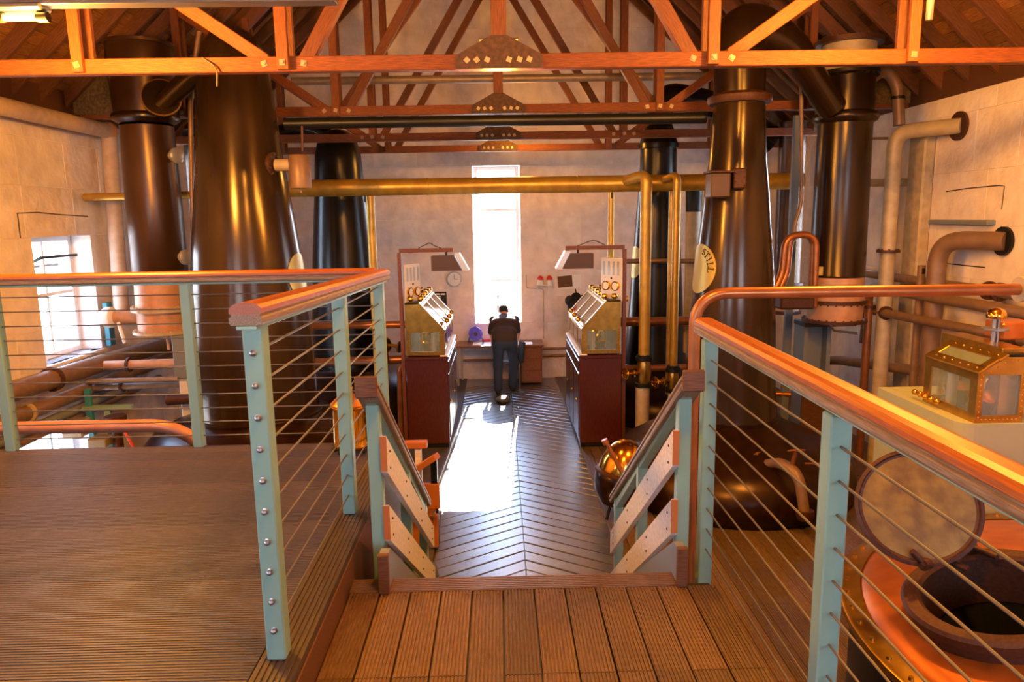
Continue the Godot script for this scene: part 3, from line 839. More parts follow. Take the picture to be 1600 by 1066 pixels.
	for q in [[3.72, 0.6], [2.62, 0.5]]:
		var fx := axis(c + V(0.355, q[0], 0.12), V(1, 0, q[1]))
		part(G.new().lathe(vv([0, -0.03, 0.085, -0.03, 0.085, 0.0, 0.055, 0.02, 0, 0.02]), 16, fx).bolts(0.07, 0.0, 8, 0.013, fx).tube([c + V(0.2, q[0], 0.05), c + V(0.36, q[0], 0.12)], 0.05, 10), "inspection_flange", M.silver, t)

	c = V(3.88, 0, -8.4)
	X = Transform3D(Basis(), c)
	t = thing("condenser", "dark glossy upright condenser at the right with a cream drum and bolted rim on top", "condenser", c + V(0, 1.75, 0))
	part(G.new().lathe(vv([0.30, 2.27, 0.31, 2.28, 0.30, 2.30, 0.292, 3.2, 0.285, 3.98]), 40, X), "shell", M.cond_dark, t)
	part(G.new().lathe(vv([0.0, 1.76, 0.30, 1.78, 0.312, 1.97, 0.30, 2.27]), 36, X), "base_section", M.cond_base, t)
	part(G.new().lathe(vv([0.28, 1.75, 0.355, 1.75, 0.355, 1.785, 0.28, 1.785]), 36, X).bolts(0.335, 1.785, 24, 0.013, X), "flange", M.rust, t)
	part(G.new().lathe(vv([0.28, 1.97, 0.33, 1.97, 0.33, 2.01, 0.28, 2.01]), 36, X).bolts(0.318, 1.955, 24, 0.012, X), "flange", M.rust, t)
	part(G.new().lathe(vv([0.28, 3.96, 0.33, 3.99, 0.345, 4.03, 0.33, 4.07, 0.29, 4.09]), 40, X), "collar", M.cond_dark, t)
	part(G.new().lathe(vv([0.29, 4.07, 0.285, 4.3, 0.285, 4.46, 0.31, 4.48]), 40, X), "vapour_chest", M.cond_dark, t)
	part(G.new().lathe(vv([0.28, 4.48, 0.325, 4.48, 0.325, 4.52, 0.28, 4.52]), 36, X).bolts(0.305, 4.455, 20, 0.016, X), "flange", M.iron, t)
	part(G.new().lathe(vv([0.275, 4.52, 0.275, 4.80]), 36, X), "drum", M.cream_metal, t)
	part(G.new().lathe(vv([0.27, 4.80, 0.35, 4.80, 0.35, 4.85, 0.0, 4.87]), 36, X).bolts(0.32, 4.85, 20, 0.017, X), "top_flange", M.rust, t)
	part(G.new().tube([c + V(-0.1, 1.75, 0.1), c + V(-0.05, 1.66, 0.12), c + V(0.22, 1.62, 0.12)], 0.014, 8), "drain_cock", M.steel, t)
	part(G.new().cube(c + V(-0.30, 2.30, 0.13), c + V(-0.24, 2.40, 0.19), 0.004), "tag_plate", M.brass_plate, t)

	c = V(4.32, 0, -11.0)
	X = Transform3D(Basis(), c)
	t = thing("condenser", "slim brown condenser far back on the right, between spirit still and dark condenser", "condenser", c + V(0, 1.5, 0))
	part(G.new().lathe(vv([0.195, 1.95, 0.19, 4.25, 0.21, 4.3, 0, 4.32]), 28, X), "shell", M.cond, t)
	part(G.new().lathe(vv([0, 1.55, 0.20, 1.55, 0.20, 1.95]), 28, X), "base_section", M.cond_base, t)
	part(G.new().lathe(vv([0.18, 1.50, 0.235, 1.50, 0.235, 1.54, 0.18, 1.55]), 28, X).bolts(0.215, 1.54, 14, 0.013, X).lathe(vv([0.18, 1.93, 0.235, 1.93, 0.235, 1.97, 0.18, 1.97]), 28, X), "flange", M.rust, t)

	c = V(-4.30, 0, -11.0)
	X = Transform3D(Basis(), c)
	t = thing("condenser", "slim condenser far back on the left, mostly hidden behind the wash still and its condenser", "condenser", c + V(0, 1.5, 0))
	part(G.new().lathe(vv([0.195, 1.95, 0.19, 4.25, 0.21, 4.3, 0, 4.32]), 28, X), "shell", M.cond_dark, t)
	part(G.new().lathe(vv([0, 1.50, 0.22, 1.50, 0.20, 1.56, 0.20, 1.95]), 28, X), "base_section", M.cond_base, t)

	# what carries the condensers
	g = G.new()
	g.cube(V(-3.64, 1.3, -8.36), V(-3.40, 1.755, -8.1), 0.01)
	t = thing("condenser_stand", "blue-grey box column under the left condenser, red-brown pipe stub on its side", "support", V(-3.52, 0, -8.2))
	part(G.new().cube(V(-3.64, 1.28, -8.5), V(-3.40, 1.765, -8.1), 0.01), "upper_box", M.stringer, t)
	part(G.new().cube(V(-3.62, 0.0, -8.45), V(-3.45, 1.28, -8.15), 0.01), "column", M.white, t)
	part(G.new().tube([V(-3.72, 1.05, -8.05), V(-3.35, 1.07, -8.05)], 0.06, 12), "pipe_stub", M.rust, t)
	t = thing("condenser_stand", "grey steel pedestal standing under the dark right-hand condenser", "support", V(3.70, 0, -8.55))
	part(G.new().cube(V(3.55, 0.0, -8.72), V(3.60, 1.745, -8.42), 0.004).cube(V(3.82, 0.0, -8.72), V(3.87, 1.745, -8.42), 0.004), "flange_plate", M.stringer, t)
	part(G.new().cube(V(3.60, 0.0, -8.58), V(3.82, 1.745, -8.55), 0.004), "web", M.stringer, t)
	part(G.new().cube(V(3.50, 1.70, -8.62), V(4.1, 1.75, -8.3), 0.004), "bracket", M.iron, t)
	part(G.new().cube(V(3.54, 0.0, -8.40), V(3.86, 0.93, -8.37), 0.006), "painted_light_plate", M.fascia, t)  # brown plate: orange lamp light on the lower pedestal put into its colour
	solo(G.new().cube(V(3.47, 0.0, -8.86), V(3.56, 4.12, -8.80), 0.006), "steel_column", M.stringer, "pale grey steel column between the swan neck and the right condenser", "column")

# ---------------------------------------------------------------- pipes
func flange_on(g: G, p: Vector3, d: Vector3, r: float, w := 0.03) -> G:
	var X := axis(p, d)
	g.lathe(vv([0, -w / 2, r, -w / 2, r, w / 2, 0, w / 2]), 18, X)
	return g.bolts(r * 0.82, w / 2, 8, r * 0.1, X)

func pipe(label: String, m: Material, pts: Array, r: float, br := 0.2, flanges := [], fm: Material = null, called := "pipe", group := "") -> Node3D:
	var path := bend(pts, br, 7)
	var seg := 16 if r > 0.03 else 10
	if flanges.is_empty():
		return solo(G.new().tube(path, r, seg), called, m, label, "pipe", group)
	var t := thing(called, label, "pipe", pts[0], group)
	part(G.new().tube(path, r, seg), "tube", m, t)
	for f in flanges:
		part(flange_on(G.new(), f[0], f[1], f[2]), "flange", fm if fm else m, t)
	return t

func brass_valve(t: Node3D, x: float, z: float, y0: float, y1: float, r: float) -> void:
	var X := at(x, 0, z)
	part(G.new().lathe(vv([0, y1 - 0.02, r * 1.55, y1 - 0.02, r * 1.55, y1 + 0.03, 0, y1 + 0.03]), 18, X).bolts(r * 1.3, y1 + 0.03, 8, 0.012, X), "flange", M.iron, t)
	part(G.new().lathe(vv([0, y0 - 0.03, r * 1.55, y0 - 0.03, r * 1.55, y0 + 0.02, 0, y0 + 0.02]), 18, X).bolts(r * 1.3, y0 + 0.02, 8, 0.012, X), "flange", M.iron, t)
	var m := (y0 + y1) / 2
	var b := part(G.new().lathe(vv([r * 0.95, y0, r * 1.1, y0 + 0.05, r * 1.35, m, r * 1.1, y1 - 0.05, r * 0.95, y1]), 18, X), "valve_body", M.brass_dull, t)
	var g := G.new().tube([V(x, m, z), V(x - 0.2, m, z + 0.1)], r * 0.55, 12)
	g.lathe(vv([0, 0, r * 0.9, 0, r * 0.9, 0.03, 0, 0.05]), 12, axis(V(x - 0.13, m, z + 0.065), V(-2, 0, 1)))
	g.tube([V(x - 0.2, m, z + 0.1), V(x - 0.27, m, z + 0.135)], 0.015, 8)
	part(g, "valve_bonnet", M.brass, b)
	var ring := []
	for k in 13:
		var e := TAU * k / 12
		ring.append(V(x - 0.265, m, z + 0.13) + V(0.45, 0, 0.89) * cos(e) * 0.07 + Vector3.UP * sin(e) * 0.07)
	part(G.new().tube(ring, 0.011, 6, false).tube([ring[0], ring[6]], 0.008, 6).tube([ring[3], ring[9]], 0.008, 6), "hand_wheel", M.brass, b)

func pipes() -> void:
	var X := V(1, 0, 0)
	var Y := V(0, 1, 0)
	var Z := V(0, 0, 1)
	# the gold cross main and its droppers
	var t := thing("pipe", "thick gold pipe running right across the room in front of the tall window", "pipe", V(0, 3.41, -9.75))
	part(G.new().tube([V(-2.68, 3.41, -9.75), V(3.98, 3.41, -9.75)], 0.107, 20), "tube", M.yellow_pipe, t)
	for x in [-0.9, 1.05, 3.9]:
		part(G.new().lathe(vv([0.105, -0.02, 0.112, -0.015, 0.112, 0.015, 0.105, 0.02]), 20, axis(V(x, 3.41, -9.75), X)), "joint_band", M.yellow_pipe, t)
	for x in [-1.72, 1.49, 3.55]:
		part(G.new().tube([V(x, 3.3, -9.75), V(x, 3.22, -9.75)], 0.012, 6), "drip_plug", M.iron, t)
	t = pipe("tall gold pipe beside the right-hand cabinet, elbowed off the cross main, brass valve below", M.yellow_pipe, [V(1.64, 3.43, -9.72), V(1.87, 3.50, -9.4), V(1.87, 1.15, -9.4)], 0.073, 0.12, [[V(1.87, 1.19, -9.4), Y, 0.09]], M.iron)
	brass_valve(t, 1.87, -9.4, 0.81, 1.15, 0.073)
	part(G.new().tube([V(1.86, 0.79, -9.4), V(1.86, 0.10, -9.4)], 0.092, 16).tube([V(1.86, 0.12, -9.4), V(1.86, 0.0, -9.4)], 0.05, 12), "lower_tube", M.cream_metal, t)
	t = pipe("slimmer gold pipe just right of the tallest one, with a second brass valve", M.yellow_pipe, [V(2.12, 3.43, -9.72), V(2.27, 3.50, -9.45), V(2.27, 1.0, -9.45)], 0.050, 0.1, [[V(2.27, 1.03, -9.45), Y, 0.08]], M.iron)
	brass_valve(t, 2.27, -9.45, 0.72, 0.98, 0.062)
	part(G.new().tube([V(2.27, 0.7, -9.45), V(2.27, 0.3, -9.45)], 0.062, 14), "lower_tube", M.cream_metal, t)
	pipe("bright thin yellow pipe behind the two gold droppers on the right", M.yellow_pipe, [V(2.36, 3.33, -10.1), V(2.36, 0.5, -10.1)], 0.042)
	t = thing("pipe", "fat cream downpipe with a black cup at its top, beyond the gold droppers", "pipe", V(2.79, 1.0, -10.6))
	part(G.new().tube([V(2.79, 1.0, -10.6), V(2.79, 3.06, -10.6)], 0.105, 16), "tube", M.cream_metal, t)
	part(G.new().lathe(vv([0.09, 3.02, 0.11, 3.04, 0.12, 3.34, 0.09, 3.34]), 16, at(2.79, 0, -10.6)), "cup", M.iron, t)
	pipe("single yellow downpipe on the left in front of the black back still", M.yellow_pipe, [V(-1.66, 3.36, -9.8), V(-1.66, 0.9, -9.8)], 0.055, 0.1, [[V(-1.66, 1.55, -9.8), Y, 0.08]], M.brass)
	pipe("thin yellow downpipe right behind the white gauge board on the right", M.yellow_pipe, [V(1.49, 3.32, -9.8), V(1.49, 1.9, -9.8), V(1.72, 1.9, -9.8)], 0.042, 0.08)
	t = pipe("silver lagged pipe crossing between the first two trusses near the roof", M.lag_pipe, [V(-2.45, 4.655, -9.3), V(2.6, 4.655, -9.3)], 0.047)
	t = pipe("black pipe crossing under the second truss from still to still", M.dark_pipe, [V(-2.27, 4.03, -8.22), V(2.27, 4.03, -8.22)], 0.06)
	# copper cross rails behind the cabinets
	pipe("upper copper cross pipe on the left, behind the cable railing", M.copper_pipe, [V(-2.6, 1.59, -9.9), V(-1.27, 1.59, -9.9)], 0.05)
	pipe("lower copper cross pipe on the left, level with the brass valve", M.copper_pipe, [V(-2.6, 1.08, -9.95), V(-1.27, 1.10, -9.95)], 0.06)
	pipe("copper downpipe beside the left-hand cabinet frame", M.copper_pipe, [V(-1.27, 1.06, -9.8), V(-1.36, 1.0, -9.8), V(-1.38, 0.0, -9.8)], 0.05)
	pipe("upper copper cross pipe on the right, behind the gold droppers", M.copper_pipe, [V(1.67, 1.52, -10.25), V(3.1, 1.52, -10.25)], 0.065)
	pipe("lower copper cross pipe on the right, behind the brass valves", M.copper_pipe, [V(1.67, 0.90, -10.0), V(2.9, 0.90, -10.0)], 0.05)
	pipe("thin dark copper pipe high behind the right gauge board", M.brown_pipe, [V(1.68, 2.35, -10.6), V(2.2, 2.35, -10.6), V(2.9, 2.35, -10.3)], 0.035)
	var bv := thing("brass_valve", "shiny brass valve cluster on the left copper pipes by the frame", "valve", V(-1.55, 1.3, -9.75))
	part(G.new().ball(V(-1.55, 1.34, -9.72), V(0.10, 0.12, 0.1), 14).tube([V(-1.55, 1.08, -9.86), V(-1.55, 1.35, -9.75)], 0.04, 10), "valve_body", M.brass, bv)
	part(G.new().tube([V(-1.5, 1.35, -9.72), V(-1.33, 1.32, -9.66)], 0.025, 8).lathe(vv([0, 0, 0.08, 0, 0.08, 0.02, 0, 0.02]), 14, axis(V(-1.35, 1.325, -9.66), V(1, -0.1, 0.3))), "hand_wheel", M.brass_dull, bv)
	# foreground copper pipe by the right railing
	t = thing("pipe", "smooth copper pipe rising by the head of the right stair rail and running off right", "pipe", V(0.965, 0, -3.56))
	part(G.new().tube(bend([V(0.965, 0.0, -3.56), V(0.955, 2.62, -3.56), V(4.86, 2.60, -3.56)], 0.17, 9), 0.028, 18), "tube", M.copper_pipe, t)
	part(flange_on(G.new(), V(2.56, 2.612, -3.56), X, 0.062, 0.02), "flange", M.cream_metal, t)
	pipe("tan pipe from the left wall behind the left condenser to the wash still", M.yellow_pipe, [V(-4.85, 3.31, -8.9), V(-3.1, 3.32, -8.9)], 0.045)
	pipe("upper thin rod between the right condenser and the cream pipe", M.brown_pipe, [V(4.15, 3.82, -8.6), V(4.45, 3.82, -8.55)], 0.015)
	pipe("tan bar from the right condenser to the pilaster on the right wall", M.cream_metal, [V(4.1, 3.33, -8.72), V(4.80, 3.33, -8.72)], 0.045)
	# right wall
	pipe("cream pipe bent out of the right wall under the eaves and down, flanged half way", M.cream_metal, [V(4.86, 3.87, -7.85), V(4.46, 3.87, -8.42), V(4.44, 1.0, -8.35), V(4.44, 0.0, -8.35)], 0.082, 0.2, [[V(4.455, 2.55, -8.39), Y, 0.125], [V(4.845, 3.87, -7.89), X, 0.15]], M.rust)
	pipe("brown elbow pipe from the right condenser top down towards the wall", M.brown_pipe, [V(4.1, 4.42, -8.42), V(4.34, 4.56, -8.5), V(4.49, 4.4, -8.5), V(4.52, 3.95, -8.46)], 0.062, 0.16, [[V(4.5, 4.25, -8.49), Y, 0.075]], M.iron)
	pipe("wide brown pipe bending from the right wall down behind the brass safe", M.brown_pipe, [V(4.86, 2.70, -7.0), V(4.57, 2.70, -7.62), V(4.57, 0.0, -7.62)], 0.092, 0.26, [[V(4.845, 2.70, -7.04), X, 0.14]], M.iron)
	pipe("thin brown pipe standing close beside the wide bent one", M.brown_pipe, [V(4.55, 2.42, -7.86), V(4.55, 0.0, -7.86)], 0.04, 0.1, [[V(4.55, 2.36, -7.86), V(-1, 0, 0), 0.05]], M.iron)
	pipe("upper brown pipe along the right wall", M.brown_pipe, [V(4.66, 2.22, -10.5), V(4.66, 2.25, -4.2)], 0.05, 0.1, [[V(4.66, 2.24, -6.9), Z, 0.09], [V(4.66, 2.24, -6.75), Z, 0.09]], M.rust)
	pipe("second brown pipe along the right wall, elbowed down at its far end", M.brown_pipe, [V(4.5, 1.4, -8.9), V(4.5, 2.10, -8.85), V(4.55, 2.12, -4.2)], 0.055, 0.14)
	t = pipe("lower brown pipe along the right wall with rusty unions over the brass safe", M.brown_pipe, [V(4.4, 1.84, -8.7), V(4.55, 1.94, -4.2)], 0.048, 0.1, [[V(4.43, 1.85, -8.3), Z, 0.08]], M.rust)
	part(G.new(), "union", M.rust, t)
	part(G.new().lathe(vv([0, -0.2, 0.06, -0.18, 0.08, -0.1, 0.075, 0.1, 0.09, 0.14, 0.05, 0.2]), 14, axis(V(4.5, 1.91, -6.35), Z)), "union", M.rust, t)
	part(G.new().tube(bend([V(4.47, 1.86, -7.0), V(4.47, 1.62, -7.0), V(4.47, 1.50, -6.98)], 0.05), 0.014, 8), "drain_pipe", M.iron, t)
	pipe("dark pipe low on the right behind the pedestal", M.brown_pipe, [V(3.0, 0.98, -9.7), V(4.5, 1.05, -9.6), V(4.62, 1.25, -7.9)], 0.06, 0.2)
	pipe("thin copper pipe low behind the pedestal, reaching to the standing pipe", M.copper_pipe, [V(3.3, 0.78, -8.9), V(4.38, 0.80, -8.5)], 0.035)
	pipe("slim tan pipe standing between the right condenser and the cream pipe", M.copper_pipe, [V(4.33, 0.0, -8.5), V(4.33, 2.0, -8.5), V(4.05, 2.0, -8.45)], 0.045, 0.08, [[V(4.33, 1.9, -8.5), Y, 0.075]], M.rust)
	pipe("thin copper tube rising past the gold main beside the right condenser", M.brown_pipe, [V(3.31, 4.9, -8.32), V(3.40, 3.1, -8.32), V(3.33, 2.84, -8.32), V(3.33, 2.68, -8.32)], 0.022, 0.1)
	pipe("thin copper tube rising between the left condenser and the wash still", M.brown_pipe, [V(-3.13, 5.0, -8.3), V(-3.28, 4.34, -8.3), V(-3.36, 3.2, -8.3), V(-3.39, 2.5, -8.3)], 0.026, 0.2)
	var uu := thing("u_bend", "pair of copper U-bends looped over the small copper box right of the spirit still", "pipe", V(3.3, 1.7, -8.2))
	for k in 2:
		var d := 0.09 * k
		part(G.new().tube(bend([V(3.05 + d, 2.14, -8.12 - d), V(3.15 + d, 2.32, -8.15 - d), V(3.17 + d, 2.76, -8.15 - d), V(3.53, 2.76, -8.18 - d), V(3.54, 1.95, -8.18 - d)], 0.18, 9), 0.038, 14), "bent_tube", M.copper_pipe, uu)
	part(G.new().cube(V(3.14, 1.93, -8.36), V(3.53, 2.07, -8.12), 0.02), "header_box", M.rust, uu)
	var g := G.new()
	for k in 14:
		g.ball(V(3.17 + 0.026 * k, 2.07 + 0.03 * sin(k * 2.3), -8.2), V(0.035, 0.03, 0.04), 6)
	part(g, "bolt_cluster", M.rust, uu)
	# left wall
	t = pipe("white pipe along the top of the left wall, turning down by the condenser", M.white_pipe, [V(-4.68, 4.13, -5.0), V(-4.68, 4.10, -9.28), V(-4.66, 1.95, -9.1)], 0.088, 0.12, [[V(-4.665, 2.36, -9.13), Y, 0.125], [V(-4.665, 2.30, -9.13), Y, 0.125]], M.white)
	part(G.new().ball(V(-4.68, 4.10, -9.26), V(0.115, 0.115, 0.115), 14), "elbow", M.cond_base, t)
	part(G.new().tube([V(-4.66, 2.33, -9.13), V(-4.42, 2.36, -9.05)], 0.03, 10), "side_cock", M.white, t)
	pipe("uppermost thick brown pipe along the foot of the left wall", M.brown_pipe, [V(-4.62, 1.50, -5.0), V(-4.62, 1.38, -9.4), V(-4.5, 1.30, -11.2)], 0.10, 0.2, [[V(-4.62, 1.43, -7.5), Z, 0.13]], M.rust)
	pipe("middle brown pipe along the foot of the left wall", M.brown_pipe, [V(-4.66, 1.22, -5.0), V(-4.66, 1.12, -10.5)], 0.075, 0.2, [[V(-4.66, 1.18, -7.1), Z, 0.1]], M.cream_metal)
	pipe("grey-green angle pipe under the brown ones on the left wall", M.stringer, [V(-4.68, 1.02, -5.0), V(-4.68, 0.98, -9.0)], 0.05)
	pipe("lowest brown pipe on the left wall above the low window", M.brown_pipe, [V(-4.70, 0.90, -5.0), V(-4.70, 0.90, -10.0)], 0.045)
	pipe("pale pink pipe with a collar leading to the left condenser stand", M.cond_base, [V(-4.60, 1.40, -8.35), V(-3.6, 1.42, -8.3)], 0.055, 0.1, [[V(-4.25, 1.405, -8.34), X, 0.085]], M.rust)
	pipe("thin grey rail just below the pale pink pipe", M.lag_pipe, [V(-4.62, 1.27, -8.1), V(-3.6, 1.28, -8.1)], 0.03)
	pipe("lower grey-brown pipe crossing to the stand on the left", M.lag_pipe, [V(-4.6, 1.18, -8.2), V(-3.6, 1.20, -8.2)], 0.04, 0.1, [[V(-4.28, 1.185, -8.2), X, 0.065]], M.rust)
	pipe("pinkish copper pipe just beyond the far left railing, bending down at its right end", M.daylit_copper, [V(-4.84, 1.56, -5.2), V(-2.42, 1.555, -5.2), V(-2.22, 1.40, -5.28), V(-2.12, 0.0, -5.3)], 0.047, 0.16)
	# valve stand under the railing
	t = thing("valve_stand", "turquoise steel stand with cream boxes and a red lever below the left window", "stand", V(-4.4, 0, -7.95))
	part(G.new().cube(V(-4.56, 0.0, -7.98), V(-4.50, 1.22, -7.92), 0.005), "post", M.teal_dark, t)
	part(G.new().cube(V(-4.36, 0.0, -7.98), V(-4.30, 0.98, -7.92), 0.005), "post", M.teal, t)
	part(G.new().cube(V(-4.60, 0.98, -7.99), V(-4.06, 1.03, -7.91), 0.005), "cross_bar", M.teal, t)
	for b in [[-4.72, -4.50, 0.74, 0.92], [-4.46, -4.26, 0.62, 0.72], [-4.48, -4.26, 0.40, 0.56]]:
		part(G.new().cube(V(b[0], b[2], -7.9), V(b[1], b[3], -7.7), 0.01), "junction_box", M.plate, t)
	part(G.new().tube([V(-4.18, 0.92, -7.8), V(-4.16, 0.0, -7.8)], 0.05, 10).lathe(vv([0, 0.9, 0.11, 0.9, 0.11, 0.95, 0, 0.97]), 14, at(-4.18, 0, -7.8)), "valve_body", M.rust, t)
	part(G.new().tube([V(-4.10, 0.86, -7.75), V(-3.97, 0.62, -7.7)], 0.016, 8), "red_lever", M.red, t)
	solo(G.new().cube(V(-4.84, 1.52, -9.12), V(-4.78, 2.05, -9.0), 0.004), "turquoise_strip", M.teal_dark, "turquoise upright board strip beside the left window", "board")
	var tr := thing("cable_tray", "grey metal cable tray across the very top left of the view", "cable tray", V(-2.5, 4.24, -4.5))
	part(G.new().cube(V(-4.8, 4.225, -4.55), V(-0.9, 4.265, -4.45), 0.004), "tray", M.steel, tr)
	part(G.new().tube([V(-1.2, 4.26, -4.5), V(-1.2, 6.8, -4.5)], 0.008, 6), "hanger", M.iron, tr)
	part(G.new().tube([V(-4.0, 4.26, -4.5), V(-4.0, 4.9, -4.5)], 0.008, 6), "hanger", M.iron, tr)
	solo(G.new().tube(bend([V(-2.08, 4.155, -5.53), V(-1.97, 4.08, -5.51), V(-1.98, 3.95, -5.50)], 0.05), 0.006, 6), "loose_wire", M.cable, "short loose wire hanging from the nearest truss on the left", "wire")

# ---------------------------------------------------------------- deck, landing, rails
const ZY := Basis(Vector3(0, 0, 1), Vector3(0, 1, 0), Vector3(1, 0, 0))

func grooved(w: float, count: int, thick: float, deep := 0.003) -> Array:
	var o := []
	var p := w / count
	for k in count:
		var c := -w / 2 + k * p
		o.append_array([Vector2(c + p * 0.05, 0.0), Vector2(c + p * 0.62, 0.0), Vector2(c + p * 0.7, -deep), Vector2(c + p * 0.97, -deep)])
	o.append_array([Vector2(w / 2, -0.006), Vector2(w / 2, -thick), Vector2(-w / 2, -thick), Vector2(-w / 2, -0.004)])
	return o

func rail_core() -> Array:
	return vv([-0.046, 0.0, 0.046, 0.0, 0.050, 0.008, 0.050, 0.022, 0.043, 0.027, 0.043, 0.033, -0.043, 0.033, -0.043, 0.027, -0.050, 0.022, -0.050, 0.008])

func rail_cap() -> Array:
	return vv([0.044, 0.033, 0.050, 0.038, 0.048, 0.052, 0.036, 0.063, 0.018, 0.068, -0.018, 0.068, -0.036, 0.063, -0.048, 0.052, -0.050, 0.038, -0.044, 0.033])

func handrail(t: Node3D, a: Vector3, b: Vector3, cap: Material = null, flat := true) -> void:
	# a and b on the underside; steel flat below
	var xf := frame(a, b)
	xf.origin -= base_of(t)
	var r := put(extrude_x(rail_cap(), a.distance_to(b)), "handrail", cap if cap else M.rail_wood, t, xf)
	put(extrude_x(rail_core(), a.distance_to(b)), "laminate", M.rail_grey, r, Transform3D())  # grey laminate; its tone also stands for sides missing the orange lamp light
	if flat:
		beam(t, "flat_bar", a + V(0, -0.008, 0), b + V(0, -0.008, 0), 0.062, 0.012, M.teal, 0.002)

func deck() -> void:
	var fl := Node3D.new()
	fl.name = "trim_3"
	fl.set_meta("kind", "structure")
	add_child(fl)
	# left deck, boards across
	struct(G.new().cube(V(-WX, 1.44, -4.66), V(-0.70, 1.528, FRONT)), "deck_frame", M.iron, fl)
	var bm := extrude_x(grooved(0.138, 9, 0.028), 4.03)
	var z := -4.60
	while z < 1.0:
		put(bm, "board", M["deck%d" % (rng.randi() % 3)], fl, Transform3D(Basis(V(1, 0, 0), rng.randf_range(-0.003, 0.003)), V(-2.84, 1.56 + rng.randf_range(-0.001, 0.001), z)))
		z += 0.142
	var em := extrude_x(grooved(0.142, 7, 0.03, 0.004), 5.6)
	put(em, "edge_board", M.deck1, fl, Transform3D(Basis(V(0, 0, 1), V(0, 1, 0), V(-1, 0, 0)), V(-0.751, 1.561, -1.88)))
	struct(G.new().cube(V(-0.70, 0.0, -4.68), V(-0.676, 1.528, FRONT), 0.003), "fascia", M.fascia, fl)
	# landing, boards along
	struct(G.new().cube(V(-0.676, 1.26, -3.06), V(0.915, 1.368, FRONT)), "landing_frame", M.iron, fl)
	var lm := extrude_x(grooved(0.1265, 9, 0.03, 0.0035), 0.60)
	var lm2 := extrude_x(grooved(0.1265, 9, 0.03, 0.0035), 2.6)
	for k in 12:
		var x := -0.676 + 0.067 + 0.1337 * k
		for row in 2:
			var b := put(lm if row == 0 else lm2, "board", M["landing%d" % (rng.randi() % 3)], fl, Transform3D(Basis(V(0, 0, 1), V(0, 1, 0), V(-1, 0, 0)), V(x, 1.40 + rng.randf_range(-0.0015, 0.0015), -2.682 if row == 0 else -1.078)))
			if row == 0:
				var g := G.new()
				for s in [-0.045, 0.045]:
					g.lathe(vv([0.004, 0, 0.004, 0.0012, 0, 0.0012]), 6, at(-0.27, 0, s))
				put(g.mesh(), "screw", M.iron, b, Transform3D())
	put(extrude_x(grooved(0.115, 7, 0.035, 0.0035), 1.47), "nosing", M.landing0, fl, Transform3D(Basis(), V(0.058, 1.403, -3.045)))
	struct(G.new().cube(V(-0.676, 1.10, -3.09), V(0.80, 1.366, -3.065), 0.003), "riser", M.fascia, fl)

	# left railing beside the landing
	var t := thing("cable_railing", "turquoise cable railing along the left side of the landing, nearest post studded with nuts", "railing", V(-0.762, 1.56, -2.28))
	for p in [-2.28, -3.5, -4.65]:
		var po := part(G.new().cube(V(-0.794, 1.561, p - 0.032), V(-0.730, 2.68 - (p + 2.28) * -0.012, p + 0.032), 0.005), "post", M.teal, t)
		if p > -2.3:
			var hy := []
			for k in 10:
				hy.append(2.60 - 0.1033 * k)
			for y in hy:
				part(G.new().lathe(vv([0.011, 0.0, 0.012, 0.003, 0.009, 0.004, 0.009, 0.012, 0.005, 0.016, 0, 0.017]), 10, axis(V(-0.762, y, p + 0.032), Vector3.BACK)), "dome_nut", M.steel, po)
	for k in 10:
		var y := 2.60 - 0.1033 * k
		part(G.new().tube([V(-0.762, y, -2.27), V(-0.762, y - 0.02, -4.65)], 0.0042, 6), "cable", M.cable, t)
	handrail(t, V(-0.762, 2.692, -2.20), V(-0.742, 2.622, -4.70))
	t = thing("cable_railing", "turquoise cable railing across the far edge of the left deck with a yellow-lit top rail", "railing", V(-2.6, 1.56, -4.65))
	for x in [-1.967, -3.17, -4.40]:
		part(G.new().cube(V(x - 0.032, 1.561, -4.682), V(x + 0.032, 2.625, -4.618), 0.005), "post", M.teal, t)
	for k in 11:
		var y := 2.553 - 0.0918 * k
		part(G.new().tube([V(-4.86, y, -4.65), V(-0.765, y, -4.65)], 0.0042, 6), "cable", M.cable, t)
	handrail(t, V(-4.86, 2.632, -4.65), V(-0.78, 2.632, -4.65))
	# right railing
	t = thing("cable_railing", "turquoise cable railing down the right side of the landing, bright orange wooden top rail", "railing", V(0.965, 0.9, -2.0))
	for p in [-3.32, -2.03, -0.75, 0.5]:
		part(G.new().cube(V(0.932, 1.0, p - 0.032), V(0.996, 2.432, p + 0.032), 0.005), "post", M.teal, t)
	for k in 10:
		var y := 2.34 - 0.1022 * k
		part(G.new().tube([V(0.964, y, -3.32), V(0.964, y, 1.0)], 0.0042, 6), "cable", M.cable, t)
	handrail(t, V(0.964, 2.452, -3.42), V(0.964, 2.452, 1.0))

	# stair
	t = thing("stair", "short timber stair down from the landing to the aisle, pale sloping stringers", "stair", V(0.13, 0, -4.1))
	for k in range(1, 7):
		put(extrude_x(grooved(0.26, 9, 0.035), 1.26), "tread", M["landing%d" % (k % 3)], t, Transform3D(Basis(), V(0.0, 1.4 - 0.2 * k, -3.1 - 0.29 * k + 0.05 + 4.1)))
	for x in [-0.542, 0.752]:
		part(G.new().prism(vv([-2.985, 1.41, -2.985, 1.57, -3.06, 1.57, -5.12, 0.19, -5.12, 0.0, -4.85, 0.0, -3.10, 1.10, -3.10, 1.41]), 0.04, Transform3D(ZY, V(x, 0, 0))), "stringer", M.stringer, t)
		part(G.new().cube(V(x - 0.003, 1.40, -2.995), V(x + 0.043, 1.58, -2.965), 0.004), "end_block", M.fascia, t)
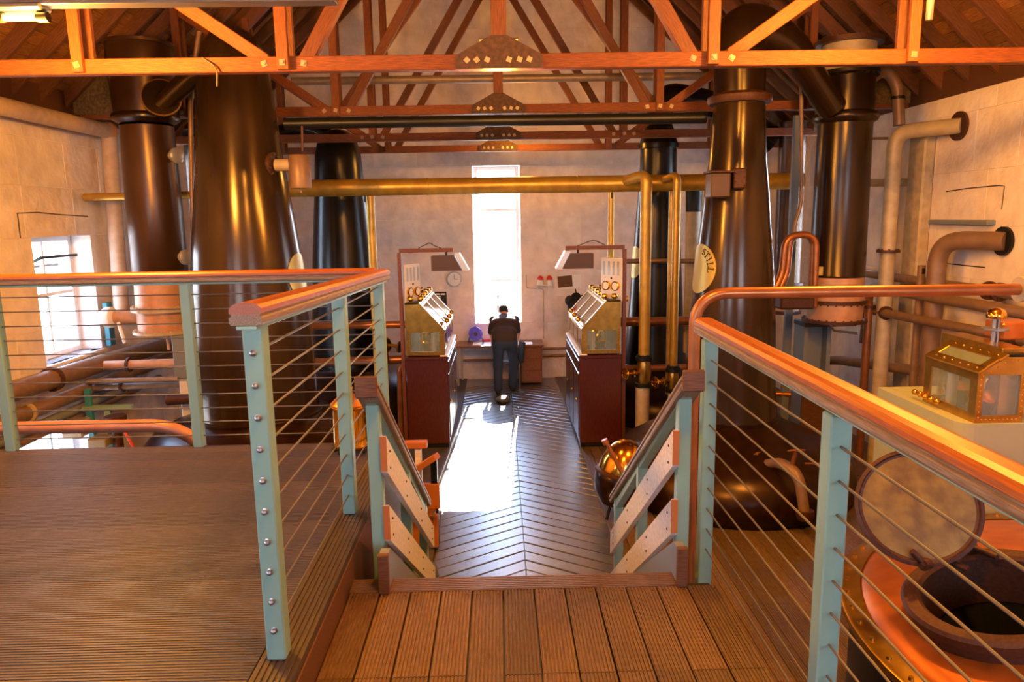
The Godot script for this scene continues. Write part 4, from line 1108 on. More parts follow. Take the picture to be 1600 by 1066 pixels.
	for s in [-1, 1]:
		var x := -0.575 if s < 0 else 0.825
		var ix := x + (0.045 if s < 0 else -0.045)
		t = thing("stair_railing", "turquoise stair rail on the left of the stair with two pale sloping planks" if s < 0 else "turquoise stair rail on the right of the stair with two weathered sloping planks", "railing", V(x, 0, -4.1), "stair rails")
		for p in [[-3.22, 2.21, 1.0], [-4.15, 1.59, 0.6], [-4.98, 1.03, 0.0]]:
			part(G.new().cube(V(x - 0.03, p[2], p[0] - 0.03), V(x + 0.03, p[1], p[0] + 0.03), 0.005), "post", M.teal, t)
		var a := V(x, 2.27, -3.06)
		var b := V(x, 0.94, -5.08)
		handrail(t, a, b, M.rail_grey, false)
		beam(t, "flat_bar", a + V(0, -0.035, -0.1), b + V(0, -0.035, 0.02), 0.05, 0.05, M.teal, 0.003)
		part(G.new().cube(V(x - 0.048, 2.25, -3.075), V(x + 0.048, 2.345, -3.055), 0.006), "rail_end", M.fascia, t)
		for d in [0.0, -0.325]:
			var z0 := -3.17
			var z1 := -5.14 if s < 0 else -4.98
			var y0: float = 2.05 + d
			var y1: float = 0.76 + d
			var pl := G.new().prism([Vector2(z0, y0), Vector2(z0, y0 - 0.17), Vector2(z1, y1 - 0.17), Vector2(z1, y1)], 0.028, Transform3D(ZY, V(ix - 0.014, 0, 0)))
			var pn := part(pl, "plank", M.plank, t)
			part(G.new().cube(V(ix - 0.0145, y0 - 0.165, z0), V(ix + 0.0145, y0 - 0.003, z0 + 0.006)), "cut_end", M.plank_end, pn)
			var g := G.new()
			for f in [0.04, 0.30, 0.62, 0.93]:
				for e in [0.045, 0.125]:
					g.lathe(vv([0.007, 0, 0.006, 0.004, 0, 0.005]), 8, axis(V(ix + (0.014 if s < 0 else -0.014), lerpf(y0, y1, f) - e, lerpf(z0, z1, f)), V(-s, 0, 0)))
			part(g, "screw_heads", M.iron, pn)
	# timber steps beside the left cabinet
	t = thing("timber_steps", "small flight of orange-lit timber steps left of the aisle, past the foot of the stair", "steps", V(-0.75, 0, -6.4))
	beam(t, "top_rail", V(-0.98, 0.965, -6.5), V(-0.685, 0.965, -6.5), 0.09, 0.06, M.plank_end, 0.005)
	part(G.new().cube(V(-0.80, 0.0, -6.53), V(-0.74, 0.93, -6.47), 0.004), "post", M.plank, t)
	beam(t, "sloping_rail", V(-0.92, 0.66, -6.45), V(-0.585, 0.90, -6.35), 0.10, 0.055, M.plank_end, 0.005)
	part(G.new().cube(V(-0.66, 0.0, -6.52), V(-0.60, 0.86, -6.46), 0.004), "post", M.iron, t)
	part(G.new().cube(V(-0.95, 0.36, -6.50), V(-0.585, 0.60, -6.44), 0.006), "tread_board", M.plank_end, t)
	part(G.new().cube(V(-0.95, 0.02, -6.42), V(-0.60, 0.33, -6.36), 0.006), "tread_board", M.plank_end, t)
	part(G.new().cube(V(-0.95, 0.33, -6.52), V(-0.62, 0.36, -6.3), 0.004), "step", M.fascia, t)
	solo(G.new().lathe(vv([0, 0, 0.10, 0.0, 0.13, 0.05, 0.12, 0.13, 0.07, 0.18, 0, 0.19]), 16, at(-0.68, 0, -5.75)), "dark_sack", M.cloth_grey, "dark rounded sack on the floor below the timber steps", "sack")

# ---------------------------------------------------------------- gauge cabinets and safes
# s = 1: sloping glass towards -x (right-hand side of the aisle); s = -1 mirrored
func safe(label: String, o: Vector3, w: float, h0: float, h1: float, flat: float, l: float, s: float, m: Material, bolt: Material) -> Node3D:
	var t := thing("spirit_safe", label, "spirit safe", o, "brass spirit safes")
	var q := func(x: float, y: float, z: float) -> Vector3: return o + V(x * s, y, -z)
	# x from 0 (low side) to w, z from 0 (front) to l
	var fr := 0.05
	# front and back end plates with a window each
	for e in [0.0, l]:
		var d := 0.016
		var z0: float = e - (0.0 if e == 0.0 else d)
		var g := G.new()
		var xf := Transform3D(Basis(V(s, 0, 0), Vector3.UP, V(0, 0, -1)), o + V(0, 0, -z0))
		g.prism(vv([0, 0, w, 0, w, 0.05, 0, 0.05]), d, xf)
		g.prism([Vector2(0, 0.05), Vector2(w * 0.13, 0.05), Vector2(w * 0.13, h0 * 0.98), Vector2(0, h0 * 0.98)], d, xf)
		g.prism([Vector2(w * 0.89, 0.05), Vector2(w, 0.05), Vector2(w, h0 * 0.98), Vector2(w * 0.89, h0 * 0.98)], d, xf)
		g.prism([Vector2(0, h0 * 0.98), Vector2(w, h0 * 0.98), Vector2(w, h1), Vector2(w - flat, h1), Vector2(0, h0)], d, xf)
		var ep := part(g, "end_plate", m, t)
		var cs := [Vector2(w * 0.13, 0.05), Vector2(w * 0.89, h0 * 0.98)]
		part(G.new().box(Transform3D(Basis(), q.call((cs[0].x + cs[1].x) / 2, (cs[0].y + cs[1].y) / 2, e + (0.008 if e == 0.0 else -0.008))), V(cs[1].x - cs[0].x, cs[1].y - cs[0].y, 0.004)), "glass", M.safe_glass, ep)
		var st := G.new()
		var zr: float = e - 0.001 if e == 0.0 else e + 0.001
		for k in 9:
			for b in [[w * 0.065, 0.04 + k * h0 * 0.11], [w * 0.945, 0.04 + k * h0 * 0.11], [w * (0.14 + 0.09 * k), 0.025]]:
				st.ball(q.call(b[0], b[1], zr), V(0.007, 0.007, 0.005), 6)
		for k in 6:
			st.ball(q.call(w * (0.1 + 0.14 * k), minf(lerpf(h0, h1, (0.1 + 0.14 * k) * w / (w - flat)), h1) - 0.03, zr), V(0.007, 0.007, 0.005), 6)
		part(st, "rivets", bolt, ep)
	# long low side with panes, sloping glazed lid, top and back
	var side := G.new()
	var n := 1 if l < 1.2 else 3
	side.cube(q.call(0, 0, 0.016), q.call(0.016, 0.06, l - 0.016))
	side.cube(q.call(0, h0 - 0.05, 0.016), q.call(0.016, h0, l - 0.016))
	for k in n + 1:
		var z0 := clampf(l * k / n - 0.03, 0.016, l - 0.076)
		side.cube(q.call(0, 0.06, z0), q.call(0.016, h0 - 0.05, z0 + 0.06))
	var sp := part(side, "side_frame", m, t)
	part(G.new().cube(q.call(0.006, 0.06, 0.03), q.call(0.010, h0 - 0.05, l - 0.03)), "glass", M.safe_glass, sp)
	var ua: Vector3 = q.call(w - flat, h1, 0) - q.call(0, h0, 0)
	var ul := ua.length()
	var ux := ua.normalized()
	var nrm := V(-ux.y * s, ux.x * s, 0) * signf(ux.x * s)
	nrm = V(-absf(ux.y) * s, absf(ux.x), 0)
	var lid := G.new()
	var zz := V(0, 0, -1)
	var B := Basis(ux, nrm, ux.cross(nrm))
	var lo: Vector3 = q.call(0, h0, 0) + nrm * 0.008
	for r in [[0.0, 0.07], [ul - 0.07, ul]]:
		lid.box(Transform3D(B, lo + ux * (r[0] + r[1]) / 2 + zz * l / 2), V(r[1] - r[0], 0.018, l + 0.02), 0.004)
	for k in n + 1:
		var z0 := clampf(l * k / n, 0.035, l - 0.035)
		lid.box(Transform3D(B, lo + ux * ul / 2 + zz * z0), V(ul - 0.1, 0.018, 0.07), 0.004)
	var lp := part(lid, "lid_frame", m, t)
	part(G.new().box(Transform3D(B, lo + ux * ul / 2 + zz * l / 2), V(ul - 0.1, 0.004, l - 0.06)), "glass", M.safe_glass, lp)
	var rv := G.new()
	for k in int(l / 0.09):
		for e in [0.035, ul - 0.035]:
			rv.ball(lo + ux * e + nrm * 0.011 + zz * (0.05 + 0.09 * k), V(0.008, 0.008, 0.008), 6)
	part(rv, "rivets", bolt, lp)
	part(G.new().cube(q.call(w - flat, h1 - 0.01, 0.0), q.call(w, h1 + 0.008, l)).cube(q.call(w - 0.014, 0, 0.016), q.call(w, h1 - 0.01, l - 0.016)).cube(q.call(0.016, 0.0, 0.016), q.call(w - 0.014, 0.012, l - 0.016)), "shaded_back_plate", M.iron, t)  # near-black, so shade inside the safe is put into the colour
	# what stands inside: bowls, spouts, hydrometer jars
	var inn := G.new()
	var jars := G.new()
	for k in (2 if l < 1.2 else 4):
		var c: Vector3 = q.call(w * 0.5, 0.0, l * (k + 0.6) / (2.2 if l < 1.2 else 4.3))
		inn.lathe(vv([0, 0.02, 0.05, 0.02, 0.09, 0.10, 0.10, 0.14, 0.085, 0.13, 0.0, 0.06]), 16, Transform3D(Basis(), c))
		inn.tube(bend([c + V(0.08 * s, 0.02, 0), c + V(0.08 * s, 0.26, 0), c + V(0.0, 0.26, 0), c + V(0, 0.19, 0)], 0.05), 0.014, 8)
		jars.lathe(vv([0, 0.0, 0.034, 0.0, 0.034, 0.24, 0.028, 0.24, 0.028, 0.02, 0, 0.02]), 14, Transform3D(Basis(), c + V(-0.09 * s, 0.02, 0.06)))
	part(inn, "spouts_and_bowls", bolt, t)
	part(jars, "hydrometer_jars", M.silver, t)
	return t

func knobs(t: Node3D, o: Vector3, d: Vector3, count: int, m: Material) -> void:
	for k in count:
		var p := o + d * k
		part(G.new().lathe(vv([0.02, 0, 0.02, 0.03, 0.04, 0.04, 0.045, 0.07, 0.03, 0.095, 0, 0.10]), 12, Transform3D(Basis(), p)), "knob", m, t)

func cabinets() -> void:
	for s in [-1.0, 1.0]:
		var side := "left" if s < 0 else "right"
		var x0 := -0.69 if s < 0 else 1.02      # aisle side
		var x1 := -1.23 if s < 0 else 1.56
		var zf := -9.40 if s < 0 else -9.30
		var zb := -11.2
		var lo := V(minf(x0, x1), 0, zb)
		var hi := V(maxf(x0, x1), 1.22, zf)
		var t := thing("safe_cabinet", "tall mahogany cabinet on the %s of the aisle under the brass safe" % side, "cabinet", V((x0 + x1) / 2, 0, (zf + zb) / 2), "mahogany cabinets")
		part(G.new().cube(lo + V(0.0, 0.06, 0), hi - V(0, 0.03, 0), 0.006), "body", M.mahogany, t)
		part(G.new().cube(lo + V(0.015, 0.0, 0.015), V(hi.x - 0.015, 0.06, hi.z - 0.015)), "plinth", M.iron, t)
		part(G.new().cube(V(lo.x - 0.012, 1.19, lo.z), V(hi.x + 0.012, 1.23, hi.z + 0.012), 0.006), "top_moulding", M.mahogany, t)
		for k in 3:
			var z0 := lerpf(zf - 0.05, zb + 0.05, k / 3.0)
			var z1 := lerpf(zf - 0.05, zb + 0.05, (k + 1) / 3.0)
			var xa: float = x0 - s * 0.0
			var dr := part(G.new().cube(V(xa - 0.012, 0.12, z1 + 0.02), V(xa + 0.012, 0.98, z0 - 0.02), 0.006), "door", M.mahogany, t)
			part(G.new().ball(V(xa - s * 0.03, 0.62, z0 - 0.08), V(0.018, 0.018, 0.018), 8), "knob", M.brass, dr)
			part(G.new().cube(V(xa - 0.012, 1.0, z1 + 0.02), V(xa + 0.012, 1.15, z0 - 0.02), 0.004), "drawer", M.mahogany, t)
		part(G.new().cube(V(x0 - s * 0.005, 1.225, zb + 0.05), V(x0 + s * 0.10, 1.245, zf - 0.02), 0.004), "ledge", M.white, t, "white ledge")
		var sf := safe("polished brass spirit safe with sloping glass on the %s-hand mahogany cabinet" % side, V(x0 + s * 0.03, 1.245, zf - 0.03), 0.50, 0.31, 0.68, 0.17, 1.75, s, M.brass_dull, M.brass)
		for k in 10:
			part(G.new().lathe(vv([0.02, 0, 0.02, 0.03, 0.04, 0.04, 0.045, 0.07, 0.03, 0.095, 0, 0.10]), 12, at(x0 + s * (0.46 - 0.11 * (k % 2)), 1.92 - 0.015 * (k % 2), zf - 0.10 - 0.16 * k)), "knob", M.brass, sf)
		for k in 3:
			part(G.new().ball(V(x0 + s * 0.01, 1.66, zf - 0.3 - 0.45 * k), V(0.035, 0.035, 0.035), 10), "side_knob", M.brass, sf)
		# gauge board standing behind the safe, angled to the aisle
		var bx: float = x0 + s * 0.44
		var gb := thing("gauge_board", "white gauge board with four slots and two round brass gauges above the %s-hand safe" % side, "gauge board", V(bx, 1.90 if s > 0 else 1.86, zf - 0.25), "white gauge boards")
		gb.rotation.y = -0.80 if s > 0 else 1.05
		put(G.new().cube(V(-0.17, 0.0, -0.015), V(0.17, 0.56, 0.0), 0.012).mesh(), "panel", M.white, gb, Transform3D())
		for k in 4:
			put(G.new().cube(V(-0.13 + 0.075 * k, 0.34, 0.0), V(-0.095 + 0.075 * k, 0.52, 0.006), 0.002).mesh(), "thermometer", M.silver, gb, Transform3D())
		for k in 2:
			var X2 := axis(V(-0.075 + 0.15 * k, 0.20, 0), V(0, 0, 1))
			var ga := put(G.new().lathe(vv([0, 0, 0.062, 0.0, 0.062, 0.025, 0.05, 0.03, 0.05, 0.02, 0, 0.02]), 20, X2).mesh(), "gauge", M.brass, gb, Transform3D())
			put(G.new().lathe(vv([0.049, 0.021, 0, 0.022]), 20, X2).mesh(), "dial", M.paper, ga, Transform3D())
		put(G.new().lathe(vv([0, 0, 0.014, 0, 0.01, 0.012, 0, 0.014]), 10, axis(V(0, 0.30, 0), V(0, 0, 1))).mesh(), "screw", M.iron, gb, Transform3D())
		# wooden gallows with lamp above
		var fx := -1.272 if s < 0 else 1.62
		var fz := -9.5
		var fw := thing("lamp_gallows", "square brown wooden post and arm carrying a flood lamp over the %s-hand safe" % side, "lamp stand", V(fx, 0, fz), "wooden lamp gallows")
		beam(fw, "post", V(fx, 0.0, fz), V(fx, 2.575, fz), 0.05, 0.055, M.frame_wood, 0.004, Vector3.BACK)
		var ex := -0.58 if s < 0 else 0.86
		beam(fw, "arm", V(fx - s * 0.0, 2.60, fz), V(ex, 2.60, fz), 0.05, 0.05, M.frame_wood, 0.004)
		part(G.new().tube(bend([V(fx - s * 0.25, 2.63, fz), V(fx - s * 0.4, 2.70, fz + 0.02), V(ex + s * 0.25, 2.66, fz), V(ex + s * 0.03, 2.58, fz + 0.02)], 0.05), 0.006, 6), "flex", M.black, fw)
		var lx := ex + 0.01 if s < 0 else 0.92
		var fd := thing("flood_lamp", "white-faced flood lamp with brown hood hanging from the %s-hand wooden arm" % side, "lamp", V(lx, 2.33, fz), "flood lamps")
		var px := 1.0 if s < 0 else -1.0
		part(G.new().prism([Vector2(lx - px * 0.29, 2.53), Vector2(lx + px * 0.0, 2.53), Vector2(lx + px * 0.10, 2.34), Vector2(lx - px * 0.29, 2.34)], 0.18, at(0, 0, fz - 0.09)), "hood", M.bronze_box, fd)
		part(G.new().prism([Vector2(lx + px * 0.005, 2.565), Vector2(lx + px * 0.07, 2.565), Vector2(lx + px * 0.19, 2.345), Vector2(lx + px * 0.115, 2.335)], 0.20, at(0, 0, fz - 0.10)), "reflector", M.silver, fd)
		part(G.new().tube([V(lx - px * 0.1, 2.53, fz), V(lx - px * 0.1, 2.58, fz)], 0.015, 8), "bracket", M.iron, fd)

func far_wall_things() -> void:
	var zw := EZ + 0.012
	# desk
	var t := thing("desk", "plain wooden desk under the tall window with a drawer pedestal at its right", "desk", V(0, 0, -13.3))
	part(G.new().cube(V(-0.80, 0.70, -13.60), V(0.78, 0.735, -13.0), 0.006), "desktop", M.desk, t)
	for x in [-0.77, -0.72]:
		part(G.new().cube(V(x - 0.018, 0.0, -13.05 if x < -0.75 else -13.55), V(x + 0.018, 0.70, -13.01 if x < -0.75 else -13.51), 0.004), "leg", M.silver, t)
	part(G.new().cube(V(-0.70, 0.36, -13.52), V(0.36, 0.40, -13.49), 0.003), "stretcher", M.desk, t)
	var pd := part(G.new().cube(V(0.37, 0.03, -13.55), V(0.75, 0.70, -13.04), 0.004), "pedestal", M.desk, t)
	for k in 3:
		part(G.new().cube(V(0.385, 0.06 + 0.21 * k, -13.04), V(0.735, 0.25 + 0.21 * k, -13.02), 0.005), "drawer", M.desk, pd)
	for k in 4:
		solo(G.new().cube(V([-0.50, -0.33, 0.26, 0.40][k], 0.736, -13.40 + 0.02 * k), V([-0.30, -0.08, 0.42, 0.58][k], 0.739, -13.10 + 0.02 * k), 0.0), "paper_sheet", M.paper, ["white paper sheet lying leftmost on the desk", "white paper sheet on the desk by the man's left arm", "white paper sheet on the desk by the man's right hand", "rightmost white paper sheet lying on the desk"][k], "paper", "papers on the desk")
	solo(G.new().cube(V(-0.32, 0.736, -13.52), V(-0.12, 0.775, -13.42), 0.008), "red_box", M.red, "small flat red box on the desk beside the blue reel", "box")
	# blue cable reel
	var c := V(-0.45, 0.89, -13.42)
	t = thing("cable_reel", "violet-blue round cable reel standing on the left of the desk", "cable reel", V(-0.45, 0.735, -13.42))
	var X := axis(c, V(0.1, 0, 1))
	part(G.new().lathe(vv([0.03, -0.06, 0.125, -0.06, 0.125, -0.045, 0.07, -0.045, 0.07, 0.045, 0.125, 0.045, 0.125, 0.06, 0.03, 0.06]), 26, X), "drum", M.purple, t)
	part(G.new().lathe(vv([0, 0.062, 0.035, 0.062, 0.03, 0.08, 0, 0.08]), 14, X), "hub", M.rust, t)
	part(G.new().tube(bend([c + V(-0.14, -0.155, 0.0), c + V(-0.09, 0.0, 0.075), c + V(0, 0.17, 0.03), c + V(0.09, 0.0, 0.075), c + V(0.14, -0.155, 0.0)], 0.08), 0.012, 8), "stand", M.purple, t)
	# chair
	t = thing("office_chair", "dark padded chair with chromed legs pushed under the desk beside the man", "chair", V(0.2, 0, -13.0))
	part(G.new().cube(V(-0.06, 0.44, -13.2), V(0.31, 0.49, -12.86), 0.02), "seat", M.stringer, t)
	part(G.new().box(Transform3D(Basis(Vector3.UP, 0.25) * Basis(Vector3.BACK, -0.1), V(0.375, 0.65, -12.84)), V(0.045, 0.38, 0.30), 0.02), "backrest", M.chair, t)
	for l in [[-0.09, -12.84], [0.33, -12.80], [-0.07, -13.2], [0.33, -13.2]]:
		part(G.new().tube([V(l[0], 0.44, l[1]), V(l[0] + 0.01, 0.0, l[1] + 0.04)], 0.011, 8), "leg", M.steel, t)
	part(G.new().tube(bend([V(0.32, 0.46, -12.95), V(0.40, 0.47, -12.90), V(0.385, 0.62, -12.86)], 0.05), 0.012, 8), "back_support", M.steel, t)
	# grey bundle on the floor
	solo(G.new().ball(V(0.03, 0.05, -11.80), V(0.12, 0.055, 0.17), 14), "grey_cloth", M.cloth_grey, "small grey cloth bundle on the aisle floor behind the man", "cloth")
	# wall things
	t = thing("wall_clock", "round silver-rimmed clock on the end wall left of the tall window", "clock", V(-0.825, 1.75, zw))
	X = axis(V(-0.825, 1.89, zw), Vector3.BACK)
	part(G.new().lathe(vv([0, 0, 0.145, 0.0, 0.15, 0.03, 0.135, 0.05, 0.12, 0.03, 0, 0.03]), 28, X), "rim", M.silver, t)
	part(G.new().lathe(vv([0.122, 0.032, 0, 0.034]), 28, X), "face", M.paper, t)
	part(G.new().cube(V(-0.829, 1.885, zw + 0.036), V(-0.821, 1.97, zw + 0.039)).cube(V(-0.825, 1.885, zw + 0.036), V(-0.765, 1.893, zw + 0.039)), "hands", M.black, t)
	t = thing("key_frame", "small black frame with a paler middle on the end wall beside the left safe", "frame", V(-1.325, 1.49, zw))
	part(G.new().cube(V(-1.41, 1.49, zw), V(-1.24, 1.72, zw + 0.03), 0.004), "frame", M.black, t)
	part(G.new().cube(V(-1.385, 1.53, zw + 0.028), V(-1.275, 1.69, zw + 0.033)), "sheet", M.bronze_box, t)
	t = thing("card_rack", "black card rack with white slips on the end wall, right of the small black frame", "rack", V(-1.09, 1.30, zw))
	part(G.new().cube(V(-1.20, 1.30, zw), V(-0.98, 1.66, zw + 0.03), 0.004), "frame", M.black, t)
	for k in 7:
		part(G.new().cube(V(-1.175, 1.35 + 0.042 * k, zw + 0.028), V(-1.09, 1.378 + 0.042 * k, zw + 0.035)), "slip", M.paper, t)
	part(G.new().cube(V(-1.08, 1.60, zw + 0.028), V(-1.0, 1.63, zw + 0.035)), "slip", M.paper, t)
	t = thing("wall_shelf", "little white wall shelf right of the tall window", "shelf", V(0.84, 1.73, zw))
	part(G.new().cube(V(0.66, 1.745, zw), V(1.02, 1.765, zw + 0.14), 0.003), "board", M.white, t)
	part(G.new().cube(V(0.70, 1.69, zw), V(0.72, 1.745, zw + 0.1)).cube(V(0.96, 1.69, zw), V(0.98, 1.745, zw + 0.1)), "bracket", M.white, t)
	for k in 2:
		var px := 0.76 + 0.17 * k
		var cup := thing("capped_pot", "white pot with a red cap on the little wall shelf, the %s one" % ["left", "right"][k], "pot", V(px, 1.765, zw + 0.07), "red-capped pots on the shelf")
		part(G.new().lathe(vv([0, 1.765, 0.055, 1.765, 0.06, 1.85, 0, 1.85]), 16, at(px, 0, zw + 0.07)), "cup", M.white, cup)
		part(G.new().lathe(vv([0.058, 1.85, 0.05, 1.90, 0.02, 1.93, 0, 1.935]), 16, at(px, 0, zw + 0.07)), "cap", M.red, cup)
	t = thing("wall_picture", "tilted brown picture pinned to the end wall above the grey-white sheet", "picture", V(1.23, 1.70, zw))
	part(G.new().box(Transform3D(Basis(Vector3.BACK, 0.08), V(1.225, 1.81, zw + 0.006)), V(0.27, 0.21, 0.004)), "print", M.picture, t)
	solo(G.new().box(Transform3D(Basis(Vector3.BACK, 0.03), V(1.31, 1.80, zw + 0.001)), V(0.42, 0.26, 0.003)), "white_sheet", M.paper, "white sheet on the end wall behind the brown picture", "sheet")
	t = thing("hanging_jacket", "black jacket hanging on the end wall beside the right-hand safe", "jacket", V(1.40, 0.8, zw + 0.08))
	part(G.new().lathe(vv([0, 0.72, 0.10, 0.74, 0.13, 0.95, 0.14, 1.25, 0.17, 1.42, 0.12, 1.52, 0.05, 1.60, 0, 1.61]), 14, Transform3D(Basis.from_scale(V(1, 1, 0.45)), V(1.42, 0, zw + 0.08))).ball(V(1.30, 1.46, zw + 0.09), V(0.09, 0.10, 0.05), 10).ball(V(1.55, 1.50, zw + 0.09), V(0.08, 0.07, 0.05), 10), "jacket", M.black, t)
	part(G.new().tube([V(1.42, 1.6, zw + 0.08), V(1.42, 1.66, zw)], 0.01, 6), "hook", M.iron, t)
	pipe("thin white conduit on the end wall right of the window, bent down to the desk", M.white_pipe, [V(0.50, 1.94, zw + 0.012), V(0.50, 1.70, zw + 0.012), V(0.82, 1.68, zw + 0.012), V(0.82, 0.74, zw + 0.012)], 0.010, 0.04, [], null, "conduit")
	pipe("upper dark pipe low on the end wall right of the desk", M.brown_pipe, [V(0.79, 0.56, zw + 0.06), V(1.75, 0.56, zw + 0.06)], 0.024)
	pipe("lower dark pipe low on the end wall right of the desk", M.brown_pipe, [V(0.79, 0.42, zw + 0.06), V(1.75, 0.42, zw + 0.06)], 0.024)
	solo(G.new().ball(V(-0.03, 1.29, EZ - 0.2), V(0.045, 0.08, 0.03), 10).tube([V(-0.03, 1.36, EZ - 0.2), V(-0.03, 1.83, EZ - 0.26)], 0.004, 5).ball(V(-0.03, 1.52, EZ - 0.23), V(0.03, 0.045, 0.02), 8), "window_ornament", M.silver, "grey ornament hanging on a string in the tall window above the man", "ornament")
	solo(G.new().tube(bend([V(1.28, 0.40, zw + 0.05), V(1.38, 0.2, zw + 0.05), V(1.36, 0.02, zw + 0.1)], 0.1), 0.007, 6), "floor_cable", M.black, "thin cable hanging from the wall pipes to the floor right of the desk", "cable")

# ---------------------------------------------------------------- right foreground
func foreground() -> void:
	var c := V(3.2, 0, -3.1)
	var mw := V(2.30, 0, -3.12)
	var X := Transform3D(Basis(), c)
	var t := thing("copper_vessel", "big domed copper vessel at the lower right with its round manhole lid thrown open", "vessel", V(c.x, 0, c.z))
	var pr := [Vector2(0, 0.3), Vector2(1.40, 0.3), Vector2(1.42, 0.96)]
	for k in 15:
		var r := 1.42 * (1.0 - k / 14.0)
		pr.append(Vector2(r, 0.985 + 0.32 * (1.0 - pow(r / 1.42, 2.0))))
	var csg := CSGMesh3D.new()
	csg.name = "shell"
	csg.mesh = G.new().lathe(pr, 72, Transform3D(), 0.6).mesh()
	csg.material = M.copper
	t.add_child(csg)
	var cut := CSGCylinder3D.new()
	cut.name = "manhole_cut"
	cut.operation = CSGShape3D.OPERATION_SUBTRACTION
	cut.radius = 0.315
	cut.height = 0.9
	cut.sides = 40
	cut.material = M.pit_shade
	var tilt := axis(mw + V(0, 1.13, 0), V(-0.27, 0.963, 0.0))
	cut.transform = Transform3D(tilt.basis, tilt.origin - c - tilt.basis.y * 0.3)
	csg.add_child(cut)
	part(G.new().lathe(vv([1.41, 0.945, 1.50, 0.945, 1.505, 0.955, 1.505, 0.985, 1.49, 0.995, 1.40, 1.0]), 80, X).bolts(1.465, 0.995, 60, 0.014, X), "rim_flange", M.brass_dull, t)
	part(G.new().lathe(vv([1.44, 0.28, 1.44, 0.945]), 72, X), "side_wall", M.iron, t)
	part(G.new().lathe(vv([1.40, 0.30, 1.44, 0.30, 1.44, 0.28, 0, 0.27]), 48, X), "base_ring", M.iron, t)
	for k in 5:
		var f := TAU * k / 5 + 2.6
		part(G.new().tube([c + V(cos(f) * 1.3, 0, sin(f) * 1.3), c + V(cos(f) * 1.3, 0.3, sin(f) * 1.3)], 0.06, 10), "foot", M.iron, t)
	X = tilt
	part(G.new().lathe(vv([0.375, -0.06, 0.37, 0.075, 0.39, 0.08, 0.395, 0.12, 0.38, 0.135, 0.325, 0.135, 0.308, 0.12, 0.308, -0.12]), 48, X), "manhole_collar", M.rust, t)
	# lid
	var ld := V(-0.35, 0.42, 0.84).normalized()
	var lc := V(2.055, 1.548, -3.43)
	var LX := axis(lc, ld)
	var lid := part(G.new().lathe(vv([0.0, -0.045, 0.2, -0.045, 0.275, -0.02, 0.285, 0.0, 0.285, 0.03, 0.268, 0.036, 0.262, 0.022, 0.25, 0.018]), 48, LX), "lid", M.rust, t, "open round manhole lid")
	part(G.new().lathe(vv([0.251, 0.018, 0.12, 0.024, 0.0, 0.026]), 48, LX), "lid_face", M.lid_face, lid, "mottled brass inner face")
	part(G.new().tube([lc + V(-0.10, 0.29, -0.1), lc + V(-0.08, 0.36, -0.12)], 0.03, 8).tube([lc + V(-0.12, 0.35, -0.09), lc + V(-0.02, 0.37, -0.14)], 0.012, 8), "lid_clasp", M.copper_pipe, lid)
	var h0 := V(2.00, 1.315, -3.27)
	var h1 := V(2.37, 1.315, -3.47)
	var hg := G.new().tube([h0, h1], 0.014, 10)
	for k in 4:
		var p := h0.lerp(h1, 0.04 + 0.3 * k)
		hg.tube([p, p + (h1 - h0).normalized() * 0.04], 0.028, 12)
		hg.tube([p + (h1 - h0).normalized() * 0.02, p + (h1 - h0).normalized() * 0.02 + (V(0.06, 0.0, 0.12) if k % 2 else V(-0.06, 0.06, -0.02))], 0.016, 8)
	part(hg, "hinge", M.rust, t)
	# green-cream tank with its safe
	var poly := []
	for e in [[4.55, -5.7, 0.0], [4.55, -4.62, 0.0], [3.14, -4.62, 0.12], [3.02, -5.7, 0.0]]:
		if e[2] > 0:
			for k in 7:
				var f := PI / 2 + (PI / 2) * k / 6
				poly.append(Vector2(e[0] + cos(f) * 0.12, -(e[1] - 0.12 + sin(f) * 0.12)))
		else:
			poly.append(Vector2(e[0], -e[1]))
	t = thing("receiver_tank", "pale green painted tank with a rounded corner carrying the brass safe on the right", "tank", V(3.8, 0, -5.1))
	part(G.new().prism(poly, 1.56, Transform3D(Basis(V(1, 0, 0), V(0, 0, -1), V(0, 1, 0)), V(0, 0.02, 0))), "body", M.green_tank, t)
	part(G.new().prism(poly, 0.03, Transform3D(Basis(V(1, 0, 0), V(0, 0, -1), V(0, 1, 0)), V(0, 1.58, 0))), "top_plate", M.green_tank, t)
	var sf := safe("large riveted brass spirit safe standing on the pale green tank at the right edge", V(3.115, 1.611, -4.64), 0.32, 0.33, 0.45, 0.13, 0.60, 1.0, M.brass_dull, M.brass)
	part(G.new().cube(V(3.30, 1.62, -5.38), V(3.46, 2.10, -4.70), 0.006), "back_box", M.brass_dull, sf)
	for k in 5:
		part(G.new().ball(V(3.09, 1.665, -5.30 + 0.07 * k), V(0.025, 0.025, 0.025), 8), "side_knob", M.brass, sf)
	t = thing("sampling_valve", "brass-topped steel valve stem with a small wheel standing on the right-hand safe", "valve", V(3.40, 2.10, -4.95))
	part(G.new().tube([V(3.40, 2.10, -4.95), V(3.40, 2.30, -4.95)], 0.016, 10).tube([V(3.43, 2.10, -4.95), V(3.43, 2.28, -4.95)], 0.010, 8), "stem", M.steel, t)
	part(G.new().lathe(vv([0.0, 2.265, 0.06, 2.265, 0.065, 2.285, 0.05, 2.32, 0.02, 2.335, 0, 2.337]), 18, at(3.41, 0, -4.95)), "knob", M.brass, t)
	part(G.new().lathe(vv([0.07, 2.18, 0.085, 2.185, 0.085, 2.197, 0.07, 2.2, 0.0, 2.195]), 20, at(3.41, 0, -4.95)), "wheel", M.steel, t)
	part(G.new().cube(V(3.50, 2.10, -5.2), V(3.75, 2.22, -5.0), 0.01), "copper_block", M.copper, t)
